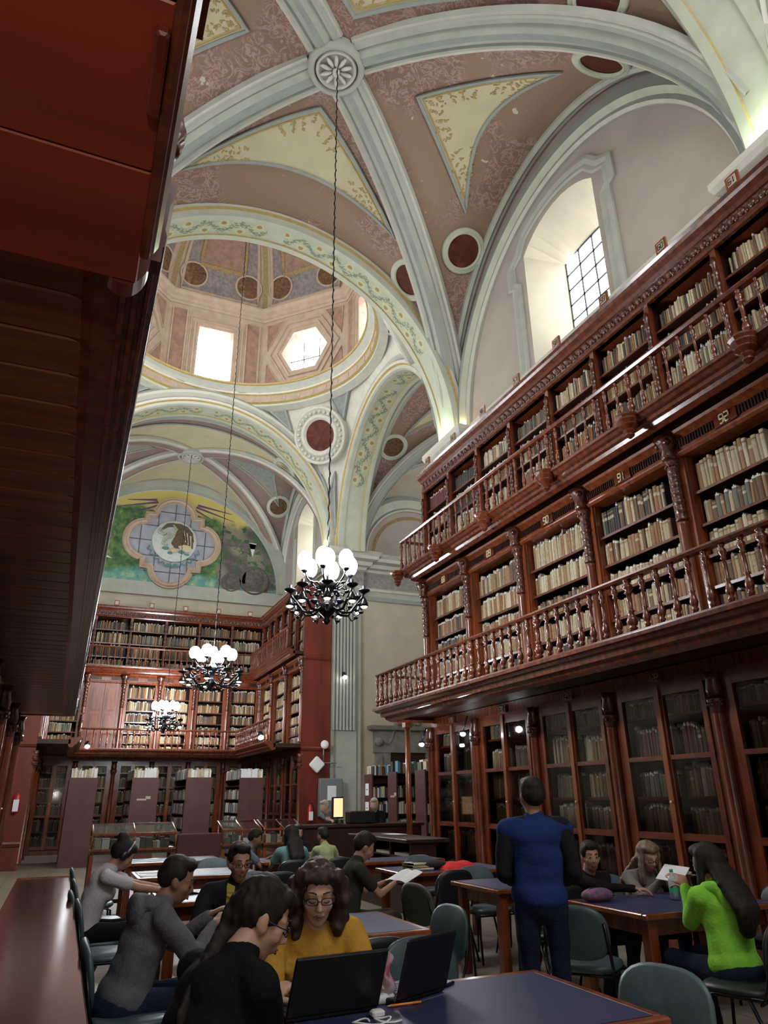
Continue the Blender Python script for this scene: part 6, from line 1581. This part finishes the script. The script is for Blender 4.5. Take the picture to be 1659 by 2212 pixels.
person('reader in white t-shirt with headphones leaning over an open book', (.30,6.98,.53), 0, .34, (0,.65), [(.98,7.02,.79),(.95,6.85,.79)], top=WHT, bottom=BLK, hair='bun', hc='black', sleeve='short', vox=.014, neckf=.45, skin='tan', extra=band)
person('standing man in navy blue jersey with dark sleeves, seen from behind', (2.81,4.14,.91), 60, .03, (.35,.05), [(2.84,4.50,1.06),(3.02,4.42,1.06)], sit=False, top=RAGB, bottom=JEAN, hair='short', hc='black', male=True, vox=.012, neckf=.08, bulk=1.12, skin='tan', s=.96, elbow_out=.1, extra=raglan)
person('girl in black top with pulled-back hair, left of the three seated women', (4.16,5.50,.47), 268, .26, (-.35,.12), [(4.05,5.10,.78),(4.35,5.06,.80)], top=BLKR, bottom=JEAN, hair='pony', hc='black', vox=.012, neckf=.10, skin='tan', low_neck=True, s=.95)
person('woman in grey knit with long wavy hair and glasses, holding a sheet', (4.75,5.52,.47), 262, .38, (-.1,.42), [(4.88,5.05,.86),(4.62,5.04,.86)], top=GRY, bottom=JEAN, hair='wavy', hc='fair', glasses=True, vox=.012, neckf=.2, skin='light', s=.97)
person('woman in bright lime green fleece with long black hair', (3.96,3.79,.50), 88, .14, (.25,.25), [(3.98,4.14,.92),(4.12,4.26,.88)], top=GRN, bottom=JEAN, hair='long', hc='black', vox=.012, neckf=.2, skin='tan', bulk=1.12, s=.97, elbow_out=.35, extra=hood(GRN))
person('young man in dark clothes reading an open book in the middle aisle', (2.48,6.70,.50), 352, .20, (0,.55), [(2.92,6.76,.78),(2.92,6.60,.78)], top=OLV, bottom=cloth('olive_trousers', (.055,.05,.035)), hair='short', hc='black', male=True, sleeve='short', vox=.014, neckf=.35, skin='tan')
person('girl in pale teal shirt with black shoulder-length hair, from behind', (2.78,9.42,.50), 95, .15, (.1,.1), [(2.65,9.85,.78),(2.95,9.85,.78)], top=TEAL, bottom=JEAN, hair='wavy', hc='black', sleeve='short', vox=.016, neckf=.1, skin='tan', s=.95)
person('child in pale yellow-green shirt seen from behind', (3.42,9.95,.50), 110, .2, (.1,.2), [(3.3,10.3,.78),(3.5,10.3,.78)], top=YGR, bottom=JEAN, hair='short', hc='black', sleeve='short', vox=.016, neckf=.1, skin='tan', s=.88)
person('long-haired girl facing the camera beyond the girl in teal', (3.25,10.85,.50), 262, .12, (.2,.1), [(3.2,10.45,.78),(3.4,10.45,.78)], top=BLK, bottom=JEAN, hair='wavy', hc='black', vox=.018, neckf=.1, skin='tan', s=.9)
person('person in blue shirt bending over the far middle table', (2.25,10.2,.50), 350, .35, (0,.4), [(2.7,10.2,.78),(2.7,10.0,.78)], top=DGR, bottom=JEAN, hair='short', hc='black', sleeve='short', vox=.018, neckf=.2, skin='brown', s=.92, male=True)
person('librarian in grey-blue shirt bent over the service desk', (5.15,14.3,.88), 200, .75, (.2,.3), [(5.0,13.75,1.10),(4.85,13.85,1.10)], sit=False, top=DGR, bottom=BLK, hair='short', hc='grey', sleeve='short', vox=.02, neckf=-.2, skin='light', male=True)
person('fair-haired person in black behind the counter', (5.85,13.95,.86), 230, .6, (.1,.3), [(5.5,13.5,1.1),(5.35,13.6,1.1)], sit=False, top=BLK, bottom=BLK, hair='short', hc='grey', vox=.02, neckf=-.1, skin='light')
# ------------------------------------------------------------------ light
w = bpy.data.worlds.new('World'); SC.world = w; w.use_nodes = True
bg = w.node_tree.nodes['Background']; bg.inputs[0].default_value = (.85,.92,1,1); bg.inputs[1].default_value = .5
def lamp(name, kind, loc, e, col=(1,1,1), size=.2, rot=None, sy=None, spread=None):
    l = bpy.data.lights.new(name, kind); l.energy = e; l.color = col
    if kind == 'AREA':
        l.size = size
        if sy: l.shape = 'RECTANGLE'; l.size_y = sy
        if spread: l.spread = spread
    else: l.shadow_soft_size = size
    o = bpy.data.objects.new(name, l); COL.objects.link(o); o.location = loc
    if rot: o.rotation_euler = rot
    return o
# small lamps standing on the imposts, hidden by the mouldings, washing the arch feet
for x, y, c, e in ((6.72,12.3,(.78,1,.72),16), (6.95,11.65,(1,.72,.35),5), (6.75,3.8,(.78,1,.72),16), (6.78,20.6,(.9,1,.85),10), (-1.35,12.25,(.78,1,.72),14)):
    lamp('impost_lamp', 'POINT', (x,y,9.0), e, c, .08)
lamp('gallery_added_light', 'POINT', (-.3,-.75,1.9), 34, (1,.9,.78), .06); lamp('aisle_added_light', 'POINT', (2.7,-1.2,3.9), 22, (.97,.97,1), .12)  # two unseen lights added near the camera to brighten soffit and foreground
lamp('gallery_added_light', 'POINT', (5.6,11.6,2.5), 5, (.95,.97,1), .05); lamp('gallery_added_light', 'POINT', (5.6,10.1,2.5), 5, (.95,.97,1), .05)  # point lights added beside the two spotlights under the right gallery
# ------------------------------------------------------------------ camera
cam = bpy.data.cameras.new('Camera'); co = bpy.data.objects.new('Camera', cam); COL.objects.link(co); SC.camera = co
yaw, pitch, roll, f = 0.408125735, 0.385740170, -0.0122262269, 1518.22411
F = Vector((sin(yaw)*cos(pitch), cos(yaw)*cos(pitch), sin(pitch))); Rv = Vector((cos(yaw), -sin(yaw), 0)); U = Rv.cross(F)
R2 = Rv*cos(roll)+U*sin(roll); U2 = -Rv*sin(roll)+U*cos(roll)
co.matrix_world = Matrix(((R2.x,U2.x,-F.x,0),(R2.y,U2.y,-F.y,0),(R2.z,U2.z,-F.z,1.5),(0,0,0,1)))
cam.sensor_fit = 'VERTICAL'; cam.sensor_height = 24; cam.lens = f/2212*24; cam.clip_start = .05; cam.clip_end = 200
SC.view_settings.view_transform = 'Standard'; SC.view_settings.look = 'None'; SC.view_settings.gamma = 1; SC.view_settings.exposure = 0.62
SC.view_settings.use_curve_mapping = False
cy = SC.cycles; cy.max_bounces = 7; cy.diffuse_bounces = 4; cy.use_adaptive_sampling = True; cy.adaptive_threshold = .05; cy.glossy_bounces = 3; cy.transparent_max_bounces = 12; cy.transmission_bounces = 2
cy.sample_clamp_indirect = 6; cy.caustics_reflective = False; cy.caustics_refractive = False
